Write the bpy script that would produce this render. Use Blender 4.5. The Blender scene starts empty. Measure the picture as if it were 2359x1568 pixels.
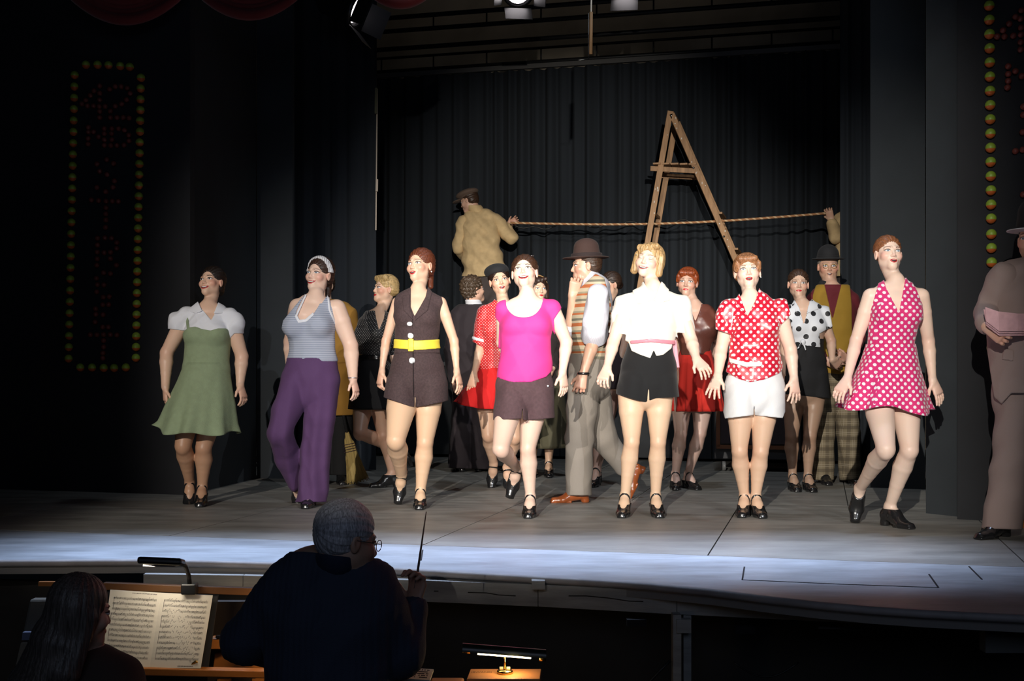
import bpy, math, random
import numpy as np
from mathutils import Vector, Matrix

sc = bpy.context.scene
random.seed(4); rng = np.random.RandomState(4)
# ---------------------------------------------------------------- camera, world, lights, exposure
F = 2800.0; CX = 1179.5; HY = 862.0; CH = 0.87      # focal length in pixels, eye line, eye height above the stage
TH = math.radians(14.3)                              # the stage is seen slightly from the left
def W(px, py, D):
    return np.array([(px - CX) * D / F, D, CH + (HY - py) * D / F])
def G(px, py, z=0.0):                                # point on a horizontal plane
    D = (CH - z) * F / (py - HY)
    return np.array([(px - CX) * D / F, D, z])
cam = bpy.data.cameras.new('camera'); camo = bpy.data.objects.new('camera', cam); sc.collection.objects.link(camo)
cam.sensor_width = 36; cam.lens = 36 * F / 2359; cam.shift_y = (HY - 784) / 2359
cam.clip_start = 0.05; cam.clip_end = 100
camo.location = (0, 0, CH); camo.rotation_euler = (math.pi / 2, 0, 0); sc.camera = camo
wd = bpy.data.worlds.new('world'); sc.world = wd; wd.use_nodes = True
wd.node_tree.nodes['Background'].inputs[0].default_value = (0.55, 0.7, 1.0, 1)
wd.node_tree.nodes['Background'].inputs[1].default_value = 0.0012
sc.view_settings.view_transform = 'Standard'; sc.view_settings.look = 'None'
sc.view_settings.exposure = 0.0; sc.view_settings.gamma = 1.0; sc.view_settings.use_curve_mapping = False

def aim(o, loc, tgt):
    o.location = loc
    o.rotation_euler = (Vector(tgt) - Vector(loc)).to_track_quat('-Z', 'Y').to_euler()
def spot(name, loc, tgt, power, col, size, blend, rad):
    l = bpy.data.lights.new(name, 'SPOT'); l.energy = power; l.color = col
    l.spot_size = math.radians(size); l.spot_blend = blend; l.shadow_soft_size = rad
    o = bpy.data.objects.new(name, l); sc.collection.objects.link(o); aim(o, loc, tgt); return o
def area(name, loc, tgt, power, col, sx, sy, spread=180):
    l = bpy.data.lights.new(name, 'AREA'); l.energy = power; l.color = col; l.shape = 'RECTANGLE'
    l.size = sx; l.size_y = sy; l.spread = math.radians(spread)
    o = bpy.data.objects.new(name, l); sc.collection.objects.link(o); aim(o, loc, tgt); return o
KEYS = [((-2.2, -6.5, 4.2), dict(bottom=5.85, right=(2.70, 6.8), left=(-2.6, 8.0))),
        ((-4.4, -6.0, 4.4), dict(bottom=5.95, right=(1.0, 7.5), left=(-2.62, 8.0))),
        ((4.6, -6.0, 4.4), dict(bottom=6.0, right=(2.35, 6.6), left=(-1.9, 8.0)))]
spot('front_spot', KEYS[0][0], (1.25, 7.6, 0.72), 7700, (1.0, .94, .84), 23, .8, .035)
spot('front_spot', KEYS[1][0], (-1.15, 7.9, 0.85), 4300, (1.0, .92, .83), 18, .75, .035)
spot('front_spot', KEYS[2][0], (0.1, 8.4, 0.5), 2300, (.92, .95, 1.0), 22, .9, .035)
spot('back_spot', (0.3, -6.5, 2.35), (0.70, 12.6, 2.05), 8000, (1.0, .94, .84), 16, 1.0, .06)
spot('overhead_wash', (1.2, 7.6, 6.5), (0.8, 9.8, 0.0), 260, (.80, .90, 1.0), 75, 1.0, .25)
area('apron_wash', (-0.2, 7.6, 4.8), (-0.2, 5.85, 0.0), 34, (.58, .72, 1.0), 4.4, .2, 22)
spot('red_rim', (2.2, 6.2, 3.4), (-0.55, 4.1, 0.25), 26, (1.0, .16, .10), 22, .8, .08)
area('pit_stand_lamp', W(690, 1400, 4.75), W(540, 1480, 5.2), .8, (1, .72, .42), .12, .04, 120)  # unseen fill, added to warm the orange woodwork beside the conductor
area('fly_worklight', (0.8, 14.0, 6.6), (0.8, 14.9, 4.9), 0.9, (1, .88, .70), 5, .2, 120)  # made-up fill, added so the wall above the back curtain shows
area('house_glow', (0, -3, 3.5), (0, 6, 0.5), 38, (.60, .72, 1.0), 5, 3)
# ---------------------------------------------------------------- object helpers
def setp(o, label=None, cat=None, group=None, kind=None):
    if label: o['label'] = label
    if cat: o['category'] = cat
    if group: o['group'] = group
    if kind: o['kind'] = kind
    return o
def empty(name, loc, label=None, cat=None, group=None, kind=None):
    o = bpy.data.objects.new(name, None); sc.collection.objects.link(o)
    o.location = [float(v) for v in loc]; o.empty_display_size = .1
    return setp(o, label, cat, group, kind)
def mk_mesh(name, V, Q, mats=None, smooth=True, cols=None, uv=None, midx=None):
    me = bpy.data.meshes.new(name)
    V = np.asarray(V, np.float32); Q = np.asarray(Q, np.int32); k = Q.shape[1]
    me.vertices.add(len(V)); me.vertices.foreach_set('co', V.ravel())
    me.loops.add(Q.size); me.loops.foreach_set('vertex_index', Q.ravel())
    me.polygons.add(len(Q)); me.polygons.foreach_set('loop_start', np.arange(0, Q.size, k, dtype=np.int32))
    me.update(calc_edges=True)
    me.polygons.foreach_set('use_smooth', np.full(len(Q), smooth))
    if cols is not None:
        a = me.color_attributes.new('Col', 'FLOAT_COLOR', 'POINT')
        c = np.ones((len(V), 4), np.float32); c[:, :3] = cols; a.data.foreach_set('color', c.ravel())
    if uv is not None:
        l = me.uv_layers.new(name='UVMap'); l.data.foreach_set('uv', np.asarray(uv, np.float32).ravel())
    for m in (mats or []): me.materials.append(m)
    if midx is not None: me.polygons.foreach_set('material_index', np.asarray(midx, np.int32))
    return me
def link(name, me, parent=None, **kw):
    o = bpy.data.objects.new(name, me); sc.collection.objects.link(o)
    if parent is not None:
        o.parent = parent
        loc = parent_loc(parent)
        o.location = [-v for v in loc]
    return setp(o, **kw)
def parent_loc(p):
    v = Vector((0, 0, 0))
    while p is not None:
        v = v + p.location; p = p.parent
    return v
class MB:
    """collects simple solids in world space and builds one mesh object"""
    def __init__(s): s.v = []; s.f = []
    def add(s, vs, fs):
        n = len(s.v); s.v += [tuple(float(c) for c in v) for v in vs]; s.f += [tuple(i + n for i in f) for f in fs]; return s
    def box(s, c, ax, ay, az):                        # centre and three half axes
        c, ax, ay, az = map(np.asarray, (c, ax, ay, az))
        vs = [c + i * ax + j * ay + k * az for i in (-1, 1) for j in (-1, 1) for k in (-1, 1)]
        return s.add(vs, [(0, 1, 3, 2), (4, 6, 7, 5), (0, 4, 5, 1), (2, 3, 7, 6), (0, 2, 6, 4), (1, 5, 7, 3)])
    def prism(s, top, dz):                            # polygon of 3D points extruded by vector dz
        top = [np.asarray(p, float) for p in top]; n = len(top); bot = [p + np.asarray(dz) for p in top]
        return s.add(top + bot, [tuple(range(n)), tuple(range(2 * n - 1, n - 1, -1))] + [(i, i + n, (i + 1) % n + n, (i + 1) % n) for i in range(n)])
    def bar(s, a, b, w, h=None, up=(0, 0, 1)):        # rectangular bar
        a = np.asarray(a, float); b = np.asarray(b, float); h = h or w
        d = (b - a); L = np.linalg.norm(d); d /= L; u = np.asarray(up, float); u = u - d * u.dot(d)
        if np.linalg.norm(u) < 1e-4: u = np.array([1., 0, 0]); u -= d * u.dot(d)
        u /= np.linalg.norm(u); r = np.cross(d, u)
        return s.box((a + b) / 2, d * L / 2, r * w / 2, u * h / 2)
    def tube(s, pts, r, n=8, cap=True):
        pts = [np.asarray(p, float) for p in pts]; rs = r if hasattr(r, '__len__') else [r] * len(pts)
        base = len(s.v); vs = []
        for i, p in enumerate(pts):
            d = pts[min(i + 1, len(pts) - 1)] - pts[max(i - 1, 0)]; d /= (np.linalg.norm(d) + 1e-9)
            u = np.array([0, 0, 1.]) if abs(d[2]) < .9 else np.array([1., 0, 0])
            x = np.cross(d, u); x /= np.linalg.norm(x); y = np.cross(d, x)
            for k in range(n):
                a = 2 * math.pi * k / n; vs.append(p + rs[i] * (x * math.cos(a) + y * math.sin(a)))
        fs = [(i * n + k, i * n + (k + 1) % n, (i + 1) * n + (k + 1) % n, (i + 1) * n + k) for i in range(len(pts) - 1) for k in range(n)]
        if cap: fs += [tuple(range(n - 1, -1, -1)), tuple(range((len(pts) - 1) * n, len(pts) * n))]
        return s.add(vs, fs)
    def lathe(s, c, prof, n=24, ax=(1, 0, 0), ay=(0, 1, 0), az=(0, 0, 1)):
        c = np.asarray(c, float); ax, ay, az = map(lambda q: np.asarray(q, float), (ax, ay, az))
        vs = [c + az * z + r * (ax * math.cos(2 * math.pi * k / n) + ay * math.sin(2 * math.pi * k / n)) for r, z in prof for k in range(n)]
        fs = [(i * n + k, i * n + (k + 1) % n, (i + 1) * n + (k + 1) % n, (i + 1) * n + k) for i in range(len(prof) - 1) for k in range(n)]
        return s.add(vs, fs)
    def build(s, name, mat, parent=None, smooth=False, bevel=0, **kw):
        me = bpy.data.meshes.new(name); me.from_pydata(s.v, [], s.f); me.update()
        import bmesh
        bm = bmesh.new(); bm.from_mesh(me); bmesh.ops.recalc_face_normals(bm, faces=bm.faces); bm.to_mesh(me); bm.free()
        if mat: me.materials.append(mat)
        if smooth: me.polygons.foreach_set('use_smooth', [True] * len(me.polygons))
        o = link(name, me, parent, **kw)
        if bevel:
            m = o.modifiers.new('b', 'BEVEL'); m.width = bevel; m.segments = 2
        return o
# ---------------------------------------------------------------- materials
MC = {}
def nt(name):
    m = bpy.data.materials.new(name); m.use_nodes = True
    n = m.node_tree; return m, n, n.nodes['Principled BSDF']
def rgb(*c): return (c[0], c[1], c[2], 1)
def srgb(r, g, b):
    f = lambda v: ((v / 255 + .055) / 1.055) ** 2.4 if v > 10 else v / 255 / 12.92
    return (f(r), f(g), f(b))
def mat(name, col, rough=.7, metal=0, bump=0, bscale=60, sheen=0, vary=0, spec=.5, emit=None, est=0, coat=0, vscale=4, stretch=None):
    key = (name, tuple(col))
    if key in MC: return MC[key]
    m, n, b = nt(name); N = n.nodes; L = n.links
    b.inputs['Base Color'].default_value = rgb(*col); b.inputs['Roughness'].default_value = rough
    b.inputs['Metallic'].default_value = metal; b.inputs['Specular IOR Level'].default_value = spec
    if sheen: b.inputs['Sheen Weight'].default_value = sheen
    if coat: b.inputs['Coat Weight'].default_value = coat; b.inputs['Coat Roughness'].default_value = .15
    if emit: b.inputs['Emission Color'].default_value = rgb(*emit); b.inputs['Emission Strength'].default_value = est
    tc = N.new('ShaderNodeTexCoord'); src = tc.outputs['Object']
    if stretch:
        mp = N.new('ShaderNodeMapping'); mp.inputs['Scale'].default_value = stretch; L.new(src, mp.inputs[0]); src = mp.outputs[0]
    if vary:
        t = N.new('ShaderNodeTexNoise'); t.inputs['Scale'].default_value = vscale; t.inputs['Detail'].default_value = 6; L.new(src, t.inputs[0])
        r = N.new('ShaderNodeMapRange'); r.inputs[1].default_value = .3; r.inputs[2].default_value = .7; r.inputs[3].default_value = 1 - vary; r.inputs[4].default_value = 1 + vary
        L.new(t.outputs['Fac'], r.inputs[0])
        x = N.new('ShaderNodeVectorMath'); x.operation = 'SCALE'; x.inputs[0].default_value = col; L.new(r.outputs[0], x.inputs['Scale']); L.new(x.outputs[0], b.inputs['Base Color'])
    if bump:
        t = N.new('ShaderNodeTexNoise'); t.inputs['Scale'].default_value = bscale; t.inputs['Detail'].default_value = 4; L.new(src, t.inputs[0])
        u = N.new('ShaderNodeBump'); u.inputs['Strength'].default_value = bump; u.inputs['Distance'].default_value = .004; L.new(t.outputs['Fac'], u.inputs['Height']); L.new(u.outputs[0], b.inputs['Normal'])
    MC[key] = m; return m
def mth(n, op, a, b=None, c=None):
    x = n.nodes.new('ShaderNodeMath'); x.operation = op
    for i, v in enumerate((a, b, c)):
        if v is None: continue
        if isinstance(v, (int, float)): x.inputs[i].default_value = v
        else: n.links.new(v, x.inputs[i])
    return x.outputs[0]
def mixc(n, f, a, b):
    x = n.nodes.new('ShaderNodeMix'); x.data_type = 'RGBA'
    if isinstance(f, (int, float)): x.inputs[0].default_value = f
    else: n.links.new(f, x.inputs[0])
    for i, v in ((6, a), (7, b)):
        if isinstance(v, tuple): x.inputs[i].default_value = rgb(*v)
        else: n.links.new(v, x.inputs[i])
    return x.outputs[2]
def uvsep(n):
    u = n.nodes.new('ShaderNodeUVMap'); u.uv_map = 'UVMap'; s = n.nodes.new('ShaderNodeSeparateXYZ'); n.links.new(u.outputs[0], s.inputs[0]); return s.outputs[0], s.outputs[1]
def polka(name, base, dot, sp, r, rough=.6, sheen=.2, coat=0):
    """dots of radius r (m) on a staggered grid with spacing sp"""
    m, n, b = nt(name); b.inputs['Roughness'].default_value = rough; b.inputs['Sheen Weight'].default_value = sheen
    if coat: b.inputs['Coat Weight'].default_value = coat; b.inputs['Coat Roughness'].default_value = .25
    u, v = uvsep(n); res = None
    for ou, ov in ((0, 0), (.5, .5)):
        a = mth(n, 'SUBTRACT', mth(n, 'FRACT', mth(n, 'ADD', mth(n, 'DIVIDE', u, sp), ou + 100)), .5)
        c = mth(n, 'SUBTRACT', mth(n, 'FRACT', mth(n, 'ADD', mth(n, 'DIVIDE', v, sp * 1.0), ov + 100)), .5)
        d = mth(n, 'SQRT', mth(n, 'ADD', mth(n, 'MULTIPLY', a, a), mth(n, 'MULTIPLY', c, c)))
        g = mth(n, 'LESS_THAN', d, r / sp)
        res = g if res is None else mth(n, 'MAXIMUM', res, g)
    n.links.new(mixc(n, res, base, dot), b.inputs['Base Color']); return m
def stripes(name, cols, period, vertical=False, rough=.8):
    m, n, b = nt(name); b.inputs['Roughness'].default_value = rough
    u, v = uvsep(n); f = mth(n, 'FRACT', mth(n, 'ADD', mth(n, 'DIVIDE', u if vertical else v, period), 100))
    r = n.nodes.new('ShaderNodeValToRGB'); r.color_ramp.interpolation = 'CONSTANT'; n.links.new(f, r.inputs[0])
    e = r.color_ramp.elements; e[0].position = 0; e[0].color = rgb(*cols[0][1]); e[1].position = cols[1][0]; e[1].color = rgb(*cols[1][1])
    for p, c in cols[2:]: k = e.new(p); k.color = rgb(*c)
    n.links.new(r.outputs[0], b.inputs['Base Color']); return m
def plaid(name, base, c1, c2, sp):
    m, n, b = nt(name); b.inputs['Roughness'].default_value = .9
    u, v = uvsep(n); col = base
    for src in (u, v):
        f = mth(n, 'FRACT', mth(n, 'ADD', mth(n, 'DIVIDE', src, sp), 100))
        band = mth(n, 'LESS_THAN', mth(n, 'ABSOLUTE', mth(n, 'SUBTRACT', f, .3)), .16)
        col = mixc(n, mth(n, 'MULTIPLY', band, .55), col, c1)
        f2 = mth(n, 'FRACT', mth(n, 'MULTIPLY', f, 6)); ln = mth(n, 'MULTIPLY', mth(n, 'LESS_THAN', f2, .22), mth(n, 'GREATER_THAN', f, .55))
        col = mixc(n, mth(n, 'MULTIPLY', ln, .6), col, c2)
    n.links.new(col, b.inputs['Base Color']); return m
def skin_mat():
    m, n, b = nt('skin'); a = n.nodes.new('ShaderNodeVertexColor'); a.layer_name = 'Col'
    n.links.new(a.outputs[0], b.inputs['Base Color']); b.inputs['Roughness'].default_value = .42; b.inputs['Specular IOR Level'].default_value = .4
    b.inputs['Subsurface Weight'].default_value = .12; b.inputs['Subsurface Radius'].default_value = (.02, .008, .004); b.inputs['Subsurface Scale'].default_value = .5
    return m
SKIN = skin_mat()
def hairm(name, col):
    key = ('hair', tuple(col))
    if key in MC: return MC[key]
    m, n, b = nt(name); N = n.nodes; L = n.links
    tc = N.new('ShaderNodeTexCoord'); mp = N.new('ShaderNodeMapping'); mp.inputs['Scale'].default_value = (220, 220, 18); L.new(tc.outputs['Object'], mp.inputs[0])
    t = N.new('ShaderNodeTexNoise'); t.inputs['Scale'].default_value = 1; t.inputs['Detail'].default_value = 3; L.new(mp.outputs[0], t.inputs[0])
    r = N.new('ShaderNodeMapRange'); r.inputs[1].default_value = .35; r.inputs[2].default_value = .65; r.inputs[3].default_value = .55; r.inputs[4].default_value = 1.35; L.new(t.outputs[0], r.inputs[0])
    x = N.new('ShaderNodeVectorMath'); x.operation = 'SCALE'; x.inputs[0].default_value = col; L.new(r.outputs[0], x.inputs['Scale']); L.new(x.outputs[0], b.inputs['Base Color'])
    u = N.new('ShaderNodeBump'); u.inputs['Strength'].default_value = .7; u.inputs['Distance'].default_value = .003; L.new(t.outputs[0], u.inputs['Height']); L.new(u.outputs[0], b.inputs['Normal'])
    b.inputs['Roughness'].default_value = .42; MC[key] = m; return m
# ---------------------------------------------------------------- signed distance shapes, meshed with surface nets
def unit(v): v = np.asarray(v, float); return v / (np.linalg.norm(v) + 1e-12)
def dotg(x, y, z, v): return x * v[0] + y * v[1] + z * v[2]
class Prim:
    def __init__(s, fn, lo, hi, k=.015, carve=False): s.fn = fn; s.lo = np.asarray(lo); s.hi = np.asarray(hi); s.k = k; s.carve = carve
def seg(a, b, ra, rb, S=None, da=None, db=None, k=.015, carve=False):
    a = np.asarray(a, float); b = np.asarray(b, float); ab = b - a; L2 = max(ab.dot(ab), 1e-10)
    R = max(ra, rb, da or 0, db or 0)
    if S is None:
        def fn(x, y, z):
            qx, qy, qz = x - a[0], y - a[1], z - a[2]
            t = np.clip((qx * ab[0] + qy * ab[1] + qz * ab[2]) / L2, 0, 1)
            return np.sqrt((qx - t * ab[0]) ** 2 + (qy - t * ab[1]) ** 2 + (qz - t * ab[2]) ** 2) - (ra + (rb - ra) * t)
    else:
        u = ab / math.sqrt(L2); s_ = unit(np.asarray(S) - u * u.dot(S)); d_ = np.cross(u, s_)
        da = da or ra; db = db or rb
        def fn(x, y, z):
            qx, qy, qz = x - a[0], y - a[1], z - a[2]
            al = qx * u[0] + qy * u[1] + qz * u[2]
            t = np.clip(al / math.sqrt(L2), 0, 1); ax = al - t * math.sqrt(L2)
            qs = qx * s_[0] + qy * s_[1] + qz * s_[2]; qd = qx * d_[0] + qy * d_[1] + qz * d_[2]
            r = ra + (rb - ra) * t; d = da + (db - da) * t; m = np.minimum(r, d)
            k0 = np.sqrt((qs / r) ** 2 + (qd / d) ** 2 + (ax / m) ** 2)
            k1 = np.sqrt((qs / r ** 2) ** 2 + (qd / d ** 2) ** 2 + (ax / m ** 2) ** 2) + 1e-9
            return np.where(k0 > .3, k0 * (k0 - 1) / k1, (k0 - 1) * m)
    return Prim(fn, np.minimum(a, b) - R, np.maximum(a, b) + R, k, carve)
def ell(c, r, A=None, k=.015, carve=False):
    c = np.asarray(c, float); A = np.eye(3) if A is None else A
    def fn(x, y, z):
        qx, qy, qz = x - c[0], y - c[1], z - c[2]
        p = [dotg(qx, qy, qz, A[i]) for i in range(3)]
        k0 = np.sqrt((p[0] / r[0]) ** 2 + (p[1] / r[1]) ** 2 + (p[2] / r[2]) ** 2)
        k1 = np.sqrt((p[0] / r[0] ** 2) ** 2 + (p[1] / r[1] ** 2) ** 2 + (p[2] / r[2] ** 2) ** 2) + 1e-9
        return np.where(k0 > .3, k0 * (k0 - 1) / k1, (k0 - 1) * min(r))
    R = max(r); return Prim(fn, c - R, c + R, k, carve)
def evalf(items, lo, hi, h, t=0.0):
    lo = np.asarray(lo, float); n = np.ceil((np.asarray(hi) - lo) / h).astype(int) + 2
    ax = [(lo[i] + h * np.arange(n[i])).astype(np.float32) for i in range(3)]
    D = np.full(n, .2, np.float32)
    for p in items:
        pad = max(p.k, .02) + t + 2 * h
        i0 = np.maximum(0, np.floor((p.lo - pad - lo) / h).astype(int)); i1 = np.minimum(n, np.ceil((p.hi + pad - lo) / h).astype(int) + 1)
        if np.any(i1 <= i0): continue
        x = ax[0][i0[0]:i1[0], None, None]; y = ax[1][None, i0[1]:i1[1], None]; z = ax[2][None, None, i0[2]:i1[2]]
        v = p.fn(x, y, z) ; sub = D[i0[0]:i1[0], i0[1]:i1[1], i0[2]:i1[2]]
        if p.carve: v = v + t; a, b = -sub, v
        else: v = v - t; a, b = sub, v
        q = np.clip(.5 + .5 * (b - a) / p.k, 0, 1); r = b * (1 - q) + a * q - p.k * q * (1 - q)
        sub[...] = -r if p.carve else r
    return D, ax
CORN = [(0,0,0),(1,0,0),(0,1,0),(1,1,0),(0,0,1),(1,0,1),(0,1,1),(1,1,1)]
EDG = [(0,1),(2,3),(4,5),(6,7),(0,2),(1,3),(4,6),(5,7),(0,4),(1,5),(2,6),(3,7)]
def nets(D, ax, h):
    s = D < 0; n = np.array(D.shape) - 1
    c = np.zeros(n, np.uint8)
    for o in CORN: c += s[o[0]:n[0] + o[0], o[1]:n[1] + o[1], o[2]:n[2] + o[2]]
    act = (c > 0) & (c < 8); idx = np.argwhere(act)
    if len(idx) == 0: return np.zeros((0, 3)), np.zeros((0, 4), int)
    ids = np.full(n, -1, np.int32); ids[act] = np.arange(len(idx))
    vals = [D[idx[:, 0] + o[0], idx[:, 1] + o[1], idx[:, 2] + o[2]] for o in CORN]
    acc = np.zeros((len(idx), 3)); cnt = np.zeros(len(idx))
    for i, j in EDG:
        va, vb = vals[i], vals[j]; m = (va < 0) != (vb < 0)
        t = np.where(m, va / np.where(m, va - vb, 1), 0)
        oa = np.array(CORN[i], float); ob = np.array(CORN[j], float)
        acc += m[:, None] * (oa + t[:, None] * (ob - oa)); cnt += m
    V = np.array([ax[0][0], ax[1][0], ax[2][0]]) + h * (idx + acc / cnt[:, None])
    Q = []
    for A, B, C in ((0, 1, 2), (1, 2, 0), (2, 0, 1)):
        sl0 = [slice(1, n[i]) for i in range(3)]; sl1 = [slice(1, n[i]) for i in range(3)]
        sl0[A] = slice(0, n[A]); sl1[A] = slice(1, n[A] + 1)
        a = s[tuple(sl0)]; b = s[tuple(sl1)]
        ch = np.argwhere(a != b)
        if len(ch) == 0: continue
        fl = a[ch[:, 0], ch[:, 1], ch[:, 2]]
        off = np.ones(3, int); off[A] = 0; p = ch + off
        eb = np.zeros(3, int); eb[B] = 1; ec = np.zeros(3, int); ec[C] = 1
        g = lambda q: ids[q[:, 0], q[:, 1], q[:, 2]]
        q = np.stack([g(p - eb - ec), g(p - ec), g(p), g(p - eb)], 1)
        q[~fl] = q[~fl][:, ::-1]; Q.append(q)
    Q = np.concatenate(Q); Q = Q[(Q >= 0).all(1)]
    return V, Q
def boxuv(V, Q, S, Fw):
    a, b, c, d = (V[Q[:, i]] for i in range(4)); nrm = np.cross(c - a, d - b)
    ns = np.abs(nrm @ S); nf = np.abs(nrm @ Fw); useS = nf >= ns * .9
    P = V[Q]; u = np.where(useS[:, None], P @ S, P @ Fw + .013); return np.stack([u, P[:, :, 2]], -1).reshape(-1, 2)
def polysd(u, v, pts):
    pts = np.asarray(pts, float); d = np.full(u.shape, 1e12); ins = np.zeros(u.shape, bool); n = len(pts)
    for i in range(n):
        x0, y0 = pts[i]; x1, y1 = pts[(i + 1) % n]; ex, ey = x1 - x0, y1 - y0
        wx, wy = u - x0, v - y0; t = np.clip((wx * ex + wy * ey) / (ex * ex + ey * ey + 1e-12), 0, 1)
        d = np.minimum(d, (wx - t * ex) ** 2 + (wy - t * ey) ** 2)
        c = ((y0 > v) != (y1 > v)); xi = x0 + (v - y0) * ex / (ey if abs(ey) > 1e-9 else 1e-9); ins ^= c & (u < xi)
    d = np.sqrt(d); return np.where(ins, -d, d)
def solid(items, t, h, keep=(), cut=(), lo=None, hi=None, disp=None):
    """inflated union of prims, cut by functions; returns V,Q"""
    pos = [p for p in items if not p.carve]
    L = np.min([p.lo for p in pos], 0) - t - 3 * h; H = np.max([p.hi for p in pos], 0) + t + 3 * h
    if lo is not None: L = np.maximum(L, lo); H = np.minimum(H, hi)
    D, ax = evalf(items, L, H, h, t)
    if disp is not None or keep or cut:
        m = np.argwhere(D < .02); x = ax[0][m[:, 0]]; y = ax[1][m[:, 1]]; z = ax[2][m[:, 2]]
        d = D[m[:, 0], m[:, 1], m[:, 2]].astype(float)
        if disp is not None: d = d + disp(x, y, z)
        for g in keep: d = np.maximum(d, g(x, y, z))
        for g in cut: d = np.maximum(d, -g(x, y, z))
        D[m[:, 0], m[:, 1], m[:, 2]] = d
    D[0] = D[-1] = .05; D[:, 0] = D[:, -1] = .05; D[:, :, 0] = D[:, :, -1] = .05
    return nets(D, ax, h)
# ---------------------------------------------------------------- people
SK = dict(fair=(.80, .56, .44), warm=(.76, .50, .36), pale=(.84, .62, .50), ruddy=(.66, .40, .29), dark=(.45, .28, .20))
LIPS = dict(red=(.55, .02, .03), pink=(.55, .16, .16), nude=(.42, .20, .15))
class Fig:
    def __init__(s, label, D, px, yaw=0, h=.006, skin='fair', tights=None, scale=1.0, floor=0.0, fat=1.0, legfat=1.0, male=False, cat='person', origin=None):
        s.D = D; s.s = F / D; s.h = h; s.k = scale; s.male = male; s.fat = fat; s.legfat = legfat; s.floor = floor
        y = math.radians(yaw); s.S = np.array([math.cos(y), math.sin(y), 0]); s.Fw = np.array([math.sin(y), -math.cos(y), 0])
        s.skin = np.array(SK[skin]); s.tights = np.array(tights) if tights is not None else s.skin
        s.root = empty('person', ((px - CX) * D / F, D, floor), label, cat)
        s.torso = []; s.bust = []; s.arms = {'a': [], 'b': []}; s.legs = {'a': [], 'b': []}; s.hands = {}; s.headp = []; s.neck = []; s.feet = {}
        s.J = {}; s.paint = []
    def P(s, px, py, dz=0): return W(px, py, s.D + dz)
    def pts(s, *a): return s.P(*a)
    def set_torso(s, rows):
        s.rows = rows; c = []
        for r in rows:
            py, px, w, d = r[:4]; dz = r[4] if len(r) > 4 else 0
            c.append((s.P(px, py, dz), w if w < 1 else w / s.s, d))
        s.tc = c
        for (a, wa, da), (b, wb, db) in zip(c[:-1], c[1:]): s.torso.append(seg(a, b, wa, wb, s.S, da, db, k=.010))
        s.mid = c[len(c) // 2][0]
    def set_bust(s, py, sep=.068, r=.062, fwd=.055, px=None, up=.0):
        row = min(s.rows, key=lambda r: abs(r[0] - py)); c = s.P(px or row[1], py, row[4] if len(row) > 4 else 0)
        A = np.array([s.S, s.Fw, [0, 0, 1.]])
        for sg in (-1, 1): s.bust.append(ell(c + s.S * sg * sep + s.Fw * fwd, (r, r * .95, r), A, k=.03))
    def set_neck(s, px, py, head, dz=0, r=None):
        r = r or (.060 if s.male else .047); a = s.P(px, py, dz); s.J['neck'] = a
        hc = s.J['head']; b = hc - s.hU * .06 * s.hs - s.hF * .034
        s.neck += [seg(a - [0, 0, .03], a + [0, 0, .012], r * 1.12, r * 1.0, k=.03), seg(a, b, r * .98, r * .92, k=.010)]
    def set_head(s, px, py, yaw=0, pitch=0, roll=0, hs=.95, dz=0):
        s.hs = hs; c = s.P(px, py, dz); y, p, r = map(math.radians, (yaw, pitch, roll))
        fw = np.array([math.sin(y) * math.cos(p), -math.cos(y) * math.cos(p), math.sin(p)])
        rt = np.array([math.cos(y), math.sin(y), 0]); up = np.array([-math.sin(y) * math.sin(p), math.cos(y) * math.sin(p), math.cos(p)])
        s.hR = rt * math.cos(r) + up * math.sin(r); s.hU = up * math.cos(r) - rt * math.sin(r); s.hF = fw
        # (px,py) is the point between the eyes on the face: move back to the head centre
        s.J['head'] = c - s.hF * .07 * hs; s.hA = np.array([s.hR, s.hF, s.hU])
        L = s.L; h = hs; A = s.hA; e = lambda c, r, k=.012, cv=False: ell(L(*c), (r[0] * h * 1.06, r[1] * h, r[2] * h), A, k * h, cv)
        g = lambda a, b, ra, rb, k=.01, cv=False: seg(L(*a), L(*b), ra * h, rb * h, k=k * h, carve=cv)
        m = 1.0 if not s.male else 1.08; q = s.headp
        q += [e((0, -.025, .033), (.073, .090, .080), .02), e((0, .012, -.026), (.060 * m, .066, .074), .03)]
        q += [g((-.036 * m, .005, -.058), (0, .056, -.092), .023, .018, .03), g((.036 * m, .005, -.058), (0, .056, -.092), .023, .018, .03)]
        q += [e((0, .062, -.095), (.019 * m, .014, .013), .02)]
        for sg in (-1, 1):
            q += [e((sg * .036, .048, -.030), (.026, .024, .024), .02), g((sg * .014, .070, .019), (sg * .040, .058, .017), .009, .008, .012)]
        for sg in (-1, 1): q += [e((sg * .031, .090, .000), (.016, .019, .0115), .010, True)]
        for sg in (-1, 1): q += [e((sg * .031, .061, .0), (.0145, .0135, .0125), .003)]
        q += [g((0, .070, .006), (0, .090, -.031), .0070, .0090, .012), e((0, .086, -.036), (.0095, .009, .007), .006)]
        for sg in (-1, 1): q += [e((sg * .0105, .080, -.036), (.0068, .008, .0062), .006), e((sg * .006, .085, -.0435), (.003, .004, .003), .002, True)]
        q += [e((0, .066, -.064), (.027, .015, .020), .015)]
        for sg in (-1, 1):
            B = A; q += [e((sg * .075, -.012, -.012), (.009, .017, .030), .006), e((sg * .087, -.008, -.008), (.008, .010, .018), .004, True)]
    def L(s, x, y, z): return s.J['head'] + s.hs * (x * 1.06 * s.hR + y * s.hF + z * s.hU)
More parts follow.
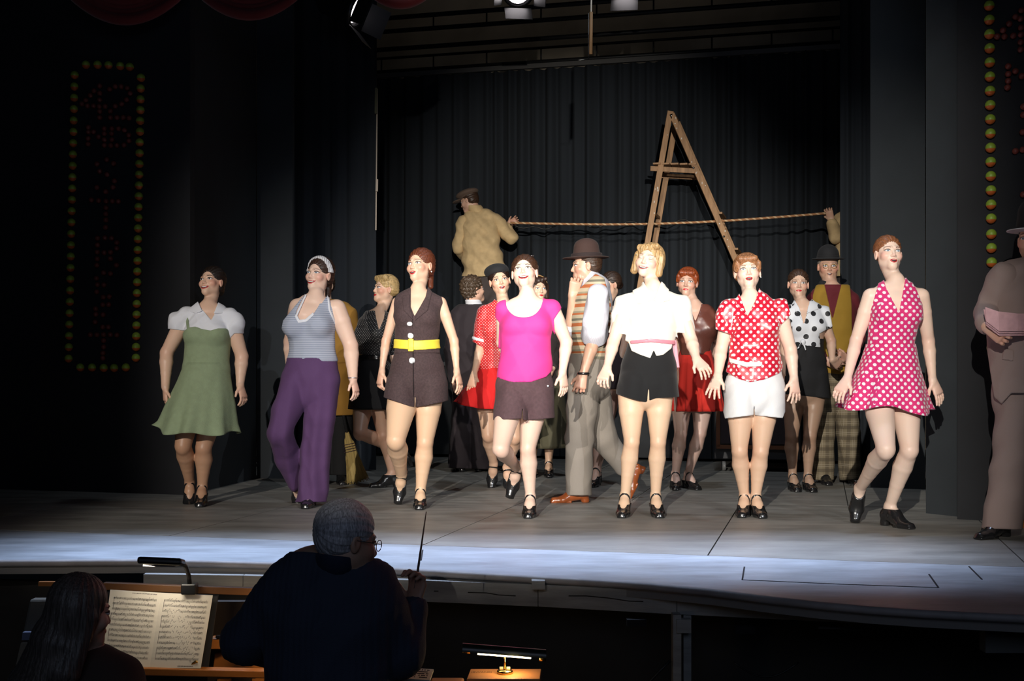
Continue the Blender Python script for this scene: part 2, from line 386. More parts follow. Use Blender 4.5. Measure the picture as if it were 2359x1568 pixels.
    def arm(s, k, sh, el, wr, tip, thumb=None, curl=.35, splay=.10, r=1.0, grip=False, handlen=1.0):
        sh, el, wr = (s.P(*v) if not isinstance(v, np.ndarray) else v for v in (sh, el, wr)); tip = s.P(*tip) if not isinstance(tip, np.ndarray) else tip
        s.J['sh' + k] = sh; s.J['el' + k] = el; s.J['wr' + k] = wr
        sh = sh + unit((s.mid - sh) * [1, 1, 0]) * .016 * (0 if abs(s.S[0]) < .5 else 1)
        s.J['sh' + k] = sh
        f = s.fat * r * (1.18 if s.male else 1) * .96; m1 = sh * .65 + el * .35; m2 = el * .72 + wr * .28; m3 = el * .4 + wr * .6
        s.arms[k] = [seg(sh, m1, .047 * f, .045 * f, k=.02), seg(m1, el, .045 * f, .035 * f, k=.005), seg(el, m2, .0355 * f, .037 * f, k=.012), seg(m2, m3, .037 * f, .029 * f, k=.005), seg(m3, wr, .029 * f, .0225 * f, k=.005)]
        d = unit(tip - wr); th = unit(np.asarray(thumb if thumb is not None else s.Fw, float)); th = unit(th - d * th.dot(d)); n = np.cross(d, th)
        sgn = 1 if n.dot(s.mid - wr) > 0 else -1; n = n * sgn        # palm faces the body
        q = []; hl = handlen * (1.08 if s.male else 1.0); w = .038 * hl
        p0 = wr + d * .015; p1 = wr + d * .085 * hl
        q.append(seg(wr, p1, .026 * hl, w, th, .017, .013, k=.012))
        q.append(seg(p0, p1, .025 * hl, .036 * hl, th, .016, .0125, k=.01))
        for i, (o, l) in enumerate(((.85, .070), (.30, .078), (-.28, .073), (-.80, .058))):
            base = p1 + th * o * w * .86 - d * .004; l *= hl
            cv = curl * (1 + .12 * i) if not grip else 1.15
            a = base; dd = unit(d + th * o * splay * 2.2)
            for j, (fr, rr) in enumerate(((.45, .0085), (.30, .0078), (.25, .0068))):
                ang = cv * (j * .9 + .35); dv = unit(dd * math.cos(ang) + n * math.sin(ang)); b = a + dv * l * fr
                q.append(seg(a, b, rr * hl, (rr - .0008) * hl, k=.004)); a = b
        t0 = wr + d * .028 + th * .022 * hl; t1 = t0 + unit(d * .75 + th * .75 + n * .35) * .036 * hl; t2 = t1 + unit(d * .95 + th * .3 + n * (.4 if not grip else 1)) * .030 * hl
        q += [seg(wr + d * .015 + th * .01, t0, .018, .014, k=.012), seg(t0, t1, .0125 * hl, .0095 * hl, k=.008), seg(t1, t2, .0095 * hl, .0075 * hl, k=.004)]
        s.hands[k] = (q, p1)
    def leg(s, k, hip, knee, ank, fdir=(0, -1, 0), fup=(0, 0, 1), planted=True, heel=.025, r=1.0):
        hip = s.P(*hip); knee = s.P(*knee)
        if planted:
            a = s.P(*ank); z = s.floor + .083 + heel; ank = np.array([a[0], a[1], z]) if len(ank) < 4 else a
        else: ank = s.P(*ank)
        f = s.legfat * r; fd = unit(fdir); fu = unit(np.asarray(fup, float)); fu = unit(fu - fd * fu.dot(fd)); s.J['an' + k] = ank; s.J['kn' + k] = knee; s.J['hip' + k] = hip
        m1 = hip * .6 + knee * .4; ax = unit(ank - knee); th = unit(knee - hip)
        back = -s.Fw + ax * s.Fw.dot(ax); back = unit(back) if np.linalg.norm(back) > .25 else -fd
        c1 = knee * .70 + ank * .30 + back * .012; c2 = knee * .40 + ank * .60 + back * .006
        q = [seg(hip, m1, .084 * f, .075 * f, k=.02), seg(m1, knee - ax * .01, .075 * f, .048 * f, k=.006), seg(knee, c1, .046 * f, .053 * f, k=.012), seg(c1, c2, .053 * f, .039 * f, k=.005), seg(c2, ank, .039 * f, .028 * f, k=.005)]
        q.append(ell(knee - back * .018, (.032 * f, .030 * f, .036 * f), k=.02))
        s.legs[k] = q
        sd = np.cross(fd, fu); g = 1.08 if s.male else .96
        def fl(x, y, z): return ank + g * (fd * x + sd * y) + fu * z
        dz = -.083 * 1.0 - heel
        hl = fl(-.032, 0, -.050); ball = fl(.105, 0, dz + .020); toe = fl(.165, 0, dz + .018); mid = fl(.045, 0, -.032 - heel * .4)
        ft = [seg(ank, hl, .029, .027, k=.015), seg(ank, mid, .030, .032, k=.015), seg(mid, ball, .032, .038, sd, .030, .020, k=.015), seg(ball, toe, .038, .024, sd, .020, .015, k=.01), seg(hl, ball, .026, .030, sd, .026, .018, k=.02)]
        s.feet[k] = dict(p=ft, fl=fl, fd=fd, sd=sd, fu=fu, g=g, dz=dz, heel=heel, ank=ank)
    def shoe(s, k, kind='mj', m=None, label=None):
        f = s.feet[k]; m = m or SHOE; ank, fd, sd, fu, g = f['ank'], f['fd'], f['sd'], f['fu'], f['g']; dz = f['dz']
        def loc(x, y, z):
            qx, qy, qz = x - ank[0], y - ank[1], z - ank[2]
            return dotg(qx, qy, qz, fd) / g, dotg(qx, qy, qz, sd) / g, dotg(qx, qy, qz, fu)
        it = list(f['p'])
        fl = f['fl']
        it += [seg(fl(.06, 0, dz + .006), fl(.175, 0, dz + .008), .030, .024, sd, .008, .008, k=.004), seg(fl(-.040, 0, dz + .014), fl(-.030, 0, -.060), .024, .026, k=.006)]
        cut = [lambda x, y, z: loc(x, y, z)[2] - (dz + 0) if False else (dz - loc(x, y, z)[2])]
        keep = [lambda x, y, z: dz - loc(x, y, z)[2]]
        if kind == 'mj': keep.append(lambda x, y, z: loc(x, y, z)[2] + .045)
        else: keep.append(lambda x, y, z: loc(x, y, z)[2] + (.012 if kind == 'ox' else .022))
        # arch under the instep
        A = np.array([fd, sd, fu])
        if f['heel'] > .02: it.append(ell(fl(.030, 0, dz - .004), (.042, .06, .018), A, k=.006, carve=True))
        if kind == 'mj':
            it.append(ell(fl(.058, 0, dz + .068 + .004), (.062, .0265, .042), A, k=.004, carve=True))
        V, Q = solid(it, .0045, max(.0035, s.h * .6), keep=keep)
        root = link('shoe', mk_mesh('shoe', V, Q, [m]), s.root, label=label)
        if kind in ('mj',):
            sl = [lambda x, y, z: np.abs(loc(x, y, z)[0] - .022 - .25 * (loc(x, y, z)[2] + .03)) - .005, lambda x, y, z: -.055 - loc(x, y, z)[2]]
            V, Q = solid(f['p'], .0045, .003, keep=sl, lo=ank - .13, hi=ank + .13)
            if len(V): link('strap', mk_mesh('strap', V, Q, [m]), root)
        if kind == 'ox':
            mb = MB()
            for i in range(4):
                x = .035 + i * .014; zz = -.026 - i * .0085
                mb.tube([fl(x, -.014, zz - .002), fl(x, 0, zz + .006), fl(x, .014, zz - .002)], .0016, 5)
            mb.build('laces', SHOE, root)
    def hip(s, k, off=.088, dy=0, dz=0):
        c, w, d = s.tc[-1]; sg = -1 if k == 'a' else 1; p = c + s.S * sg * off
        px = CX + p[0] * F / p[1]; py = HY - (p[2] - CH) * F / p[1]; return (px, py + dy, p[1] - s.D + dz)
    def body_items(s):
        q = list(s.torso) + list(s.bust)
        n = s.J['neck']
        for k in 'ab':
            if ('sh' + k) in s.J:
                sh = s.J['sh' + k]; q.append(seg(n - [0, 0, .040], sh * .86 + n * .14 - [0, 0, .012], .040, .037, k=.03)); q += s.arms[k] + s.hands[k][0]
            q += s.legs[k]
            if k in s.feet: q += s.feet[k]['p']
        q += s.neck + s.headp
        return q
    def up(s, *keys):
        q = []
        for k in keys:
            if k == 'torso': q += s.torso + s.bust + [seg(s.J['neck'] - [0, 0, .040], s.J['sh' + a] * .86 + s.J['neck'] * .14 - [0, 0, .012], .040, .037, k=.03) for a in 'ab' if 'sh' + a in s.J]
            elif k == 'neck': q += s.neck
            elif k.startswith('arm'): q += s.arms[k[3]][:2] if len(k) == 4 else s.arms[k[3]]
            elif k.startswith('leg'): q += s.legs[k[3]]
            elif k.startswith('thigh'): q += s.legs[k[5]][:2]
        return q
    def build_body(s, extra=None):
        it = s.body_items(); pos = [p for p in it if not p.carve]
        L0 = np.min([p.lo for p in pos], 0) - .03; H0 = np.max([p.hi for p in pos], 0) + .03
        D, ax = evalf(it, L0, H0, s.h); V, Q = nets(D, ax, s.h)
        regs = [(s.J['head'] - s.hF * .0, .135 * s.hs + .01, s.h * .5)]
        for k in s.hands: regs.append((s.hands[k][1], .098, s.h * .6))
        VV = []; QQ = []; rem = np.zeros(len(V), bool)
        for c, R, hh in regs: rem |= np.linalg.norm(V - c, axis=1) < R - s.h * 1.5
        Q = Q[~rem[Q].all(1)]; VV.append(V); QQ.append(Q); n = len(V)
        for c, R, hh in regs:
            D, ax = evalf(it, c - R - .01, c + R + .01, hh); v, q = nets(D, ax, hh)
            out = np.linalg.norm(v - c, axis=1) > R; q = q[~out[q].any(1)]; VV.append(v); QQ.append(q + n); n += len(v)
        V = np.concatenate(VV); Q = np.concatenate(QQ)
        used = np.zeros(len(V), bool); used[Q] = True; mp = np.cumsum(used) - 1; V = V[used]; Q = mp[Q]
        col = np.tile(s.skin, (len(V), 1))
        hipz = s.tc[-1][0][2]
        lg = np.zeros(len(V), bool)
        for k in s.hands: lg |= np.linalg.norm(V - s.hands[k][1], axis=1) < .13
        t = np.clip((hipz + .05 - V[:, 2]) / .02, 0, 1) * (~lg); col = col * (1 - t[:, None]) + s.tights * t[:, None]
        def tint(c, r, tc, a):
            nonlocal col
            w = np.exp(-(np.linalg.norm(V - c, axis=1) / r) ** 2)[:, None] * a; col = col * (1 - w) + np.array(tc) * w
        red = s.skin * np.array([.92, .52, .50]); h = s.hs
        if not getattr(s, 'back', False):
            for sg in (-1, 1): tint(s.L(sg * .046, .05, -.028), .026 * h, s.skin * np.array([.95, .48, .46]), .75); tint(s.L(sg * .08, 0, -.01), .02, red, .5); tint(s.L(sg * .032, .078, .012), .013 * h, s.skin * np.array([.62, .50, .55]), .55)
            tint(s.L(0, .1, -.035), .014, red, .35)
        for k in s.hands: tint(s.hands[k][1] , .06, red, .35)
        for k in s.J:
            if k[:2] == 'kn': tint(s.J[k], .055, s.tights * np.array([.95, .72, .66]), .5)
            if k[:2] == 'el': tint(s.J[k], .05, red, .3)
        for c, r, tc, a in s.paint: tint(c, r, tc, a)
        link('body', mk_mesh('body', V, Q, [SKIN], cols=col), s.root)
    # ---- clothing pieces
    def infl(s, prims, t):
        return [Prim((lambda f_: lambda x, y, z: f_(x, y, z) - t)(p.fn), p.lo - t, p.hi + t, p.k) for p in prims if not p.carve]
    def px(s, pts, front=None, back=None, grow=0, sm=0):
        for _ in range(sm):
            q = []
            for i in range(len(pts)):
                (x0, y0), (x1, y1) = pts[i], pts[(i + 1) % len(pts)]; q += [(x0 * .75 + x1 * .25, y0 * .75 + y1 * .25), (x0 * .25 + x1 * .75, y0 * .25 + y1 * .75)]
            pts = q
        c = s.mid; sc_ = s.s; pts = np.asarray(pts, float)
        def g(x, y, z):
            d = polysd(CX + x * F / y, HY - (z - CH) * F / y, pts) / sc_ - grow
            if front is not None: d = np.maximum(d, front - dotg(x - c[0], y - c[1], z - c[2], s.Fw))
            if back is not None: d = np.maximum(d, dotg(x - c[0], y - c[1], z - c[2], s.Fw) - back)
            return d
        return g
    def wr(s, amp=.0025, f=1.0, seed=0):
        def g(x, y, z):
            u = dotg(x, y, 0 * z, s.S); v = dotg(x, y, 0 * z, s.Fw)
            a = np.sin(f * (19 * z + 11 * u) + 1.6 * np.sin(f * (13 * u + 9 * v + seed)) + seed); b = np.sin(f * (30 * u - 12 * z + 14 * v) + 1.8 * np.sin(f * 9 * z + seed))
            return amp * ((2 * np.sqrt(a * a + .02) - 1.1) * .75 + (1.6 * np.sqrt(b * b + .02) - .9) * .6)
        return g
    def cloth(s, name, items, t, m, keep=(), cut=(), h=None, disp=None, parent=None, label=None):
        V, Q = solid(items, t, h or s.h, keep, cut, disp=disp)
        if len(V) == 0: print('EMPTY', name); return None
        return link(name, mk_mesh(name, V, Q, [m], uv=boxuv(V, Q, s.S, s.Fw)), parent or s.root, label=label)
    def halfsp(s, p, n):
        p = np.asarray(p, float); n = unit(n); return lambda x, y, z: dotg(x - p[0], y - p[1], z - p[2], n)
    def face(s, mouth='smile', brow=(.10, .05, .03), iris=(.12, .16, .20), lips='red', closed=False, detail=True):
        if mouth is None: return
        h = s.hs; items = s.headp; c = s.J['head']
        def keep(poly, ymin=.02, cx=0, cz=0, sg=1):
            poly = np.asarray([(cx + sg * a, cz + b) for a, b in poly])
            def g(x, y, z):
                qx, qy, qz = x - c[0], y - c[1], z - c[2]
                lx = dotg(qx, qy, qz, s.hR) / h / 1.06; ly = dotg(qx, qy, qz, s.hF) / h; lz = dotg(qx, qy, qz, s.hU) / h
                return np.maximum(polysd(lx, lz, poly) * h, (ymin - ly) * h)
            return g
        def piece(name, poly, t, m, parent=None, cx=0, cz=0, sg=1, res=.0013):
            if cx == 0: poly = [(a * 1.14, -.066 + (b + .066) * 1.12) for a, b in poly]
            pp = np.asarray([(cx + sg * a, cz + b) for a, b in poly]); ext = .012
            cor = [s.L(a, y, b) for a in (pp[:, 0].min() - .004, pp[:, 0].max() + .004) for y in (.025, .115) for b in (pp[:, 1].min() - .004, pp[:, 1].max() + .004)]
            V, Q = solid(items, t * h, res, keep=[keep(poly, .03, cx, cz, sg)], lo=np.min(cor, 0) - .003, hi=np.max(cor, 0) + .003)
            if len(V) == 0: return None
            if len(V) > 3: return link(name, mk_mesh(name, V, Q, [m]), parent or s.root)
        wh = mat('eye white', (.72, .72, .74), .3); ir = mat('iris', iris, .2); dk = mat('lash', (.02, .013, .012), .6); br = mat('brow', brow, .8)
        al = [(-.0145, -.001), (-.010, .0038), (-.003, .0058), (.005, .0052), (.0125, .002), (.015, .0005), (.009, -.0038), (0, -.0050), (-.009, -.004)]
        circ = lambda r, zt=9: [(r * math.cos(a), min(zt, r * math.sin(a))) for a in np.linspace(0, 2 * math.pi, 14)[:-1]]
        lash = [(-.0160, -.001), (-.010, .0045), (-.003, .0068), (.005, .0064), (.0125, .0035), (.0185, .0025), (.0145, .0052), (.006, .0092), (-.003, .0095), (-.011, .0070)]
        brp = [(-.019, -.003), (-.018, .002), (-.004, .0065), (.008, .005), (.019, -.001), (.008, .0015), (-.004, .0028)]
        al, lash = [[(a * 1.14, b * 1.2) for a, b in q] for q in (al, lash)]
        for sg in (-1, 1):
            if closed:
                piece('eyelid_line', [(-.0150, .000), (-.008, -.0035), (.0, -.0048), (.008, -.0035), (.017, .0005), (.008, -.001), (0, -.0022), (-.008, -.001)], .0016, dk, cx=sg * .031, cz=-.002, sg=sg)
            else:
                e = piece('eye', al, .0010, wh, cx=sg * .031, cz=-.001, sg=sg)
                if e:
                    piece('iris', circ(.0066, .0058), .0019, ir, e, cx=sg * .031, cz=-.0003, sg=sg)
                piece('eyelash', lash, .0026, dk, cx=sg * .031, cz=-.0012, sg=sg)
            piece('eyebrow', brp, .0016, br, cx=sg * .033, cz=.0195, sg=sg)
        lm = mat('lipstick ' + lips, LIPS[lips], .35)
        if mouth == 'closed':
            o = [(-.021, -.0635), (-.012, -.0595), (-.004, -.0575), (0, -.0590), (.004, -.0575), (.012, -.0595), (.021, -.0635), (.011, -.0705), (0, -.0725), (-.011, -.0705)]
            mo = piece('mouth', o, .0022, lm)
            if mo: piece('mouth_line', [(-.019, -.0632), (0, -.0642), (.019, -.0632), (.0, -.0655)], .0028, dk, mo)
        else:
            if mouth == 'smile':
                o = [(-.029, -.0565), (-.015, -.0585), (-.004, -.0570), (0, -.0585), (.004, -.0570), (.015, -.0585), (.029, -.0565), (.019, -.0710), (.008, -.0775), (-.008, -.0775), (-.019, -.0710)]
                i = [(-.024, -.0595), (0, -.0615), (.024, -.0595), (.016, -.0690), (.006, -.0728), (-.006, -.0728), (-.016, -.0690)]
                te = [(-.021, -.0603), (0, -.0618), (.021, -.0603), (.014, -.0665), (.0, -.0690), (-.014, -.0665)]
            else:
                o = [(-.020, -.0620), (-.010, -.0575), (-.003, -.0555), (0, -.0570), (.003, -.0555), (.010, -.0575), (.020, -.0620), (.013, -.0735), (.0, -.0790), (-.013, -.0735)]
                i = [(-.015, -.0625), (-.006, -.0610), (.006, -.0610), (.015, -.0625), (.009, -.0710), (0, -.0735), (-.009, -.0710)]
                te = [(-.010, -.0618), (.010, -.0618), (.008, -.0650), (-.008, -.0650)]
            mo = piece('mouth', o, .0024, lm)
            if mo:
                piece('mouth_opening', i, .0030, mat('mouth inside', (.06, .012, .012), .6), mo)
                piece('teeth', te, .0036, mat('teeth', (.80, .76, .70), .25), mo)
    def hair(s, col, kind='up', name='hair', extra=(), band=None, t=.011):
        h = s.hs; L = s.L; A = s.hA
        e = lambda c, r, k=.012, cv=False: ell(L(*c), (r[0] * h * 1.06, r[1] * h, r[2] * h), A, k * h, cv)
        g = lambda a, b, ra, rb, k=.02, cv=False: seg(L(*a), L(*b), ra * h, rb * h, k=k * h, carve=cv)
        if kind == 'up' and t > .01: t = .007
        it = [e((0, -.030, .036), (.073 + t, .088 + t, .083 + t * .9))]
        if kind == 'up': it += [e((0, -.110, .0), (.038, .034, .036), .02)]
        if kind == 'bun_low': it += [e((0, -.100, -.045), (.045, .035, .035), .03), e((0, -.05, -.03), (.07, .055, .05), .03)]
        if kind == 'pony': it += [e((0, -.06, -.02), (.070, .055, .055), .03), g((.01, -.11, -.03), (.03, -.09, -.13), .028, .018)]
        if kind == 'bob':
            it += [e((0, -.045, -.015), (.088, .066, .075), .03)] + [g((sg * .078, .005, .03), (sg * .080, -.005, -.075), .022, .024) for sg in (-1, 1)] + [g((.05, .055, .09), (-.06, .04, .07), .02, .022)]
        if kind == 'short': it += [e((0, -.055, -.015), (.072, .055, .055), .03)]
        if kind == 'curly': it += [e((0, -.055, -.010), (.083, .068, .070), .03), e((0, -.02, .06), (.088, .095, .075), .03)]
        if kind == 'pixie': it += [e((0, -.055, -.005), (.078, .062, .055), .03), g((-.05, .05, .085), (.06, .03, .085), .024, .026), g((.06, -.05, .0), (.05, -.08, -.01), .03, .03)]
        if kind == 'fringe': it += [e((0, -.05, -.01), (.078, .066, .058), .03), g((-.045, .058, .070), (.045, .058, .070), .020, .020), g((-.066, .035, .04), (-.072, .02, -.01), .018, .012), g((.066, .035, .04), (.072, .02, -.01), .018, .012), e((0, -.09, .05), (.05, .04, .04), .03)]
        if kind == 'long': it += [e((0, -.045, -.02), (.085, .065, .08), .03)]
        it += list(extra)
        cz = {'fringe': -.050, 'bob': -.046, 'pixie': -.046}.get(kind, -.040); ry = .104 if kind not in ('fringe',) else .100
        it += [e((0, .085, cz), (.063, .085, ry), .006, True)]
        if kind in ('up', 'bun_low', 'pony', 'short', 'fringe', 'pixie'):
            it += [e((sg * .085, .005, -.035), (.030, .035, .048), .006, True) for sg in (-1, 1)]
        if kind in ('up', 'short', 'pixie', 'fringe'): it += [e((0, -.06, -.115), (.09, .10, .055), .01, True)]
        c = s.J['head']
        if kind == 'curly':
            def disp(x, y, z): return .0045 * (np.sin(190 * x + 3 * np.sin(60 * z)) + np.sin(170 * y + 2 + 3 * np.sin(70 * x)) + np.sin(180 * z + 1 + 2 * np.sin(55 * y))) * .8
        else:
            def disp(x, y, z):
                qx, qy, qz = x - c[0], y - c[1], z - c[2]; lx = dotg(qx, qy, qz, s.hR); ly = dotg(qx, qy, qz, s.hF); lz = dotg(qx, qy, qz, s.hU)
                if kind in ('bob', 'long', 'fringe'): a = np.arctan2(lx, ly + .03) * 16
                else: a = np.arctan2(lz - .02, lx) * 14 + ly * 20
                return .0013 * np.sin(a * 1.3 + 1.0 * np.sin(lz * 25)) + .0008 * np.sin(a * 3.1 + lz * 20)
        V, Q = solid(it, 0, max(.0032, s.h * .55), disp=disp); s.hairit = it
        o = link(name, mk_mesh('hair', V, Q, [hairm('hair', col)]), s.root)
        return o
    def hat_piece(s, name, prims, m, keep=(), cut=(), parent=None, t=0, h=None, label=None, disp=None):
        V, Q = solid(prims, t, h or .004, keep, cut, disp=disp)
        return link(name, mk_mesh(name, V, Q, [m], uv=boxuv(V, Q, s.S, s.Fw)), parent or s.root, label=label)
    def hat_plane(s, z, sgn=1, tilt=0):                  # keep above local z
        p = s.L(0, 0, z); n = unit(s.hU + tilt * s.hF); return lambda x, y, zz: -sgn * dotg(x - p[0], y - p[1], zz - p[2], n)
    def skirt(s, name, rows, m, nf=12, amp=.10, hem=None, n=144, rings=26, th=.004, ph=0.0, label=None, sharp=False, hemx=None, parent=None):
        R = []
        for r in rows:
            py, px_, w, d = r[:4]; dz = r[4] if len(r) > 4 else 0
            R.append(np.array([*s.P(px_, py, dz), w / s.s if w > 1 else w, d]))
        R = np.array(R); tt = np.linspace(0, len(R) - 1, rings); i0 = np.minimum(tt.astype(int), len(R) - 2); f = (tt - i0)[:, None]
        X = R[i0] * (1 - f) + R[i0 + 1] * f; q = np.linspace(0, 1, rings); a = np.linspace(0, 2 * math.pi, n, endpoint=False)
        def wav(a):
            v = np.sin(nf * a + ph + .8 * np.sin(3 * a))
            return np.sign(v) * np.abs(v) ** .5 if sharp else v + .35 * np.sin(nf * 1.7 * a + 2)
        vs = []
        for off in (0, -th):
            for j in range(rings):
                g = 1 + amp * q[j] ** 1.5 * wav(a)
                w, d = X[j, 3] + off, X[j, 4] + off
                p = X[j, :3] + (np.cos(a) * w * g)[:, None] * s.S + (np.sin(a) * d * g)[:, None] * s.Fw
                if hem is not None: p[:, 2] += hem(a) * q[j] ** 3
                vs.append(p)
        V = np.concatenate(vs); Q = []
        k = np.arange(n); k1 = (k + 1) % n
        for sh, rev in ((0, False), (rings * n, True)):
            for j in range(rings - 1):
                A = sh + j * n; qd = np.stack([A + k, A + n + k, A + n + k1, A + k1], 1); Q.append(qd[:, ::-1] if rev else qd)
        A = (rings - 1) * n; B = A + rings * n; Q.append(np.stack([A + k, B + k, B + k1, A + k1], 1))
        A = 0; B = rings * n; Q.append(np.stack([A + k1, B + k1, B + k, A + k], 1))
        Q = np.concatenate(Q)[:, ::-1]
        return link(name, mk_mesh(name, V, Q, [m], uv=boxuv(V, Q, s.S, s.Fw)), parent or s.root, label=label)
    def tube(s, pts, k=.02):                              # loose garment tube: list of (px,py,dz,r_side,r_depth)
        c = [(s.P(*p[:3]), p[3], p[4] if len(p) > 4 else p[3]) for p in pts]
        return [seg(a, b, ra, rb, s.S, da, db, k=k) for (a, ra, da), (b, rb, db) in zip(c[:-1], c[1:])]
    def surf(s, px_, py_, items, t=0):                     # first point of the inflated surface on the sight line
        lo, hi = s.D - .6, s.D + .5; ys = np.linspace(lo, hi, 500); p = np.array([W(px_, py_, y) for y in ys]); d = np.full(len(ys), 9.0)
        for q in items:
            if q.carve: continue
            d = np.minimum(d, q.fn(p[:, 0], p[:, 1], p[:, 2]) - t)
        i = np.argmax(d < 0); return p[i] if d.min() < 0 else s.P(px_, py_)
    def button(s, name, px_, py_, items, r, m, t=.012, parent=None):
        p = s.surf(px_, py_, items, t); V, Q = solid([ell(p, (r, r * .35, r), np.array([s.S, s.Fw, [0, 0, 1.]]))], 0, r / 5)
        return link(name, mk_mesh(name, V, Q, [m]), parent or s.root)
# ---------------------------------------------------------------- stage house
EU = np.array([math.cos(TH), -math.sin(TH), 0]); EV = np.array([math.sin(TH), math.cos(TH), 0]); EZ = np.array([0, 0, 1.0])
def Y0(px, y0, sl=math.tan(TH)):                     # depth of the line Y = y0 - sl*X on the sight line through px
    return y0 / (1 + sl * (px - CX) / F)
BLK = mat('black painted wall', (.012, .013, .016), .9, bump=.15, bscale=40, vary=.2, vscale=2)
FLAT = mat('dark grey flat', (.021, .026, .031), .85, bump=.15, bscale=60, vary=.12, vscale=3)
DRAPE = mat('black drape', (.015, .0195, .026), .95, sheen=.0, bump=.2, bscale=300)
def floor_mat(name, base, blue=0):
    m, n, b = nt(name); N = n.nodes; L = n.links; tc = N.new('ShaderNodeTexCoord')
    mp = N.new('ShaderNodeMapping'); mp.inputs['Rotation'].default_value = (0, 0, TH); mp.inputs['Scale'].default_value = (1, 3.2, 1); L.new(tc.outputs['Object'], mp.inputs[0])
    t = N.new('ShaderNodeTexNoise'); t.inputs['Scale'].default_value = 2.3; t.inputs['Detail'].default_value = 8; t.inputs['Roughness'].default_value = .65; L.new(mp.outputs[0], t.inputs[0])
    r = N.new('ShaderNodeMapRange'); r.inputs[1].default_value = .3; r.inputs[2].default_value = .72; r.inputs[3].default_value = .62; r.inputs[4].default_value = 1.25; L.new(t.outputs[0], r.inputs[0])
    x = N.new('ShaderNodeVectorMath'); x.operation = 'SCALE'; x.inputs[0].default_value = base; L.new(r.outputs[0], x.inputs['Scale'])
    s = N.new('ShaderNodeTexNoise'); s.inputs['Scale'].default_value = 26; s.inputs['Detail'].default_value = 3; L.new(mp.outputs[0], s.inputs[0])
    g = mth(n, 'GREATER_THAN', s.outputs[0], .735)
    L.new(mixc(n, mth(n, 'MULTIPLY', g, .5), x.outputs[0], (.5, .5, .48)), b.inputs['Base Color'])
    q = N.new('ShaderNodeMapRange'); q.inputs[3].default_value = .38; q.inputs[4].default_value = .62; L.new(t.outputs[0], q.inputs[0]); L.new(q.outputs[0], b.inputs['Roughness'])
    b.inputs['Specular IOR Level'].default_value = .35
    return m
FLM = floor_mat('painted stage floor', (.27, .262, .242)); APR = floor_mat('painted apron', (.34, .37, .41))
fl = empty('floor', (0, 0, 0), kind='structure')
# hardboard sheets with open joints
def seam(px): return G(px, 1220 + (px) * (85 / 2359.0))
O0 = seam(974); u0 = O0.dot(EU); v0 = O0.dot(EV)
def UVp(u, v, z=0): return EU * u + EV * v + EZ * z
SU = 1.44
cols_ = [-4, -3, -2, -1, 0, 1, 2, 3]
for i in cols_:
    for j, (va, vb) in enumerate(((0, 2.44), (2.44, 4.88), (4.88, 7.32), (7.32, 9.8))):
        g = .0035; of = 0 if j == 0 else (.7 if j % 2 else 0)
        a, b = u0 + (i + 0) * SU + of + g, u0 + (i + 1) * SU + of - g
        MB().prism([UVp(a, v0 + va + g), UVp(b, v0 + va + g), UVp(b, v0 + vb - g), UVp(a, v0 + vb - g)], (0, 0, -.012)).build('floor_sheet', FLM, fl)
MB().prism([UVp(-9, v0 - .0, -.013), UVp(9, v0, -.013), UVp(9, v0 + 12, -.013), UVp(-9, v0 + 12, -.013)], (0, 0, -.04)).build('subfloor', mat('dark subfloor', (.012, .011, .010), .9), fl)
lip = [(-1100, 1290), (0, 1291), (330, 1289), (480, 1292), (650, 1297), (840, 1305), (1000, 1314), (1120, 1321), (1240, 1328), (1400, 1337), (1500, 1344), (1644, 1358), (1760, 1373), (1888, 1387), (2010, 1398), (2132, 1406), (2359, 1417), (2560, 1426)]
LP = [G(*p) for p in lip]
def vline(p): return UVp(p.dot(EU), v0 - .004)
ap = empty('apron', (0, 0, 0), kind='structure'); ap.name = 'floor_apron'
for i in range(len(LP) - 1):
    g = .0012 if i in (5, 9) else 0
    MB().prism([LP[i], LP[i + 1], vline(LP[i + 1]), vline(LP[i])], (0, 0, -.03)).build('apron_board', APR, ap)
# trap outline, cut as narrow grooves
DK = mat('dark joint', (.006, .006, .008), .95)
for (a, b) in (((1715, 1305), (1710, 1335)), ((1710, 1335), (1935, 1345)), ((1935, 1345), (2162, 1353)), ((2140, 1322), (2162, 1353)), ((2232, 1304), (2262, 1334)), ((974, 1266), (970, 1290))):
    MB().bar(G(*a, .0008), G(*b, .0008), .007, .002).build('joint_line', DK, ap)
# rounded nosing and fascia
nose = MB(); nose.tube([p + [0, -.004, -.012] for p in LP], .016, 8); nose.build('trim_1', mat('worn nosing', (.30, .28, .28), .6, bump=.3, bscale=30, vary=.2, vscale=8), None, True, kind='structure')
fb = MB()
for i in range(len(LP) - 1):
    a, b = LP[i] + [0, .015, -.02], LP[i + 1] + [0, .015, -.02]; fb.prism([a, b, b + [0, .02, 0], a + [0, .02, 0]], (0, 0, -.045))
fb.build('trim_2', mat('grey edge board', (.20, .19, .18), .8, bump=.3, bscale=30), None, kind='structure')
WB = mat('painted timber beam', (.30, .295, .28), .75, bump=.35, bscale=24, vary=.2, vscale=5, stretch=(1, 1, 6))
bm_ = empty('trim_3', (0, 0, 0), kind='structure')
def Pz(px, py, D): return W(px, py, D)
BL = [(330, 1322, 5.62, 1350), (560, 1325, 5.55, 1358), (960, 1336, 5.35, 1385), (1240, 1346, 5.22, 1397), (1560, 1362, 5.05, 1415), (2080, 1400, 4.80, 1440), (2420, 1416, 4.62, 1450)]
for a, b in zip(BL[:-1], BL[1:]):
    p = [W(a[0], a[1], a[2]), W(b[0] - 1, b[1], b[2]), W(b[0] - 1, b[3], b[2]), W(a[0], a[3], a[2])]
    MB().prism(p, (0, .04, 0)).build('beam_board', WB, bm_, bevel=.002)
cr = mat('dark crack', (.02, .015, .01), .9)
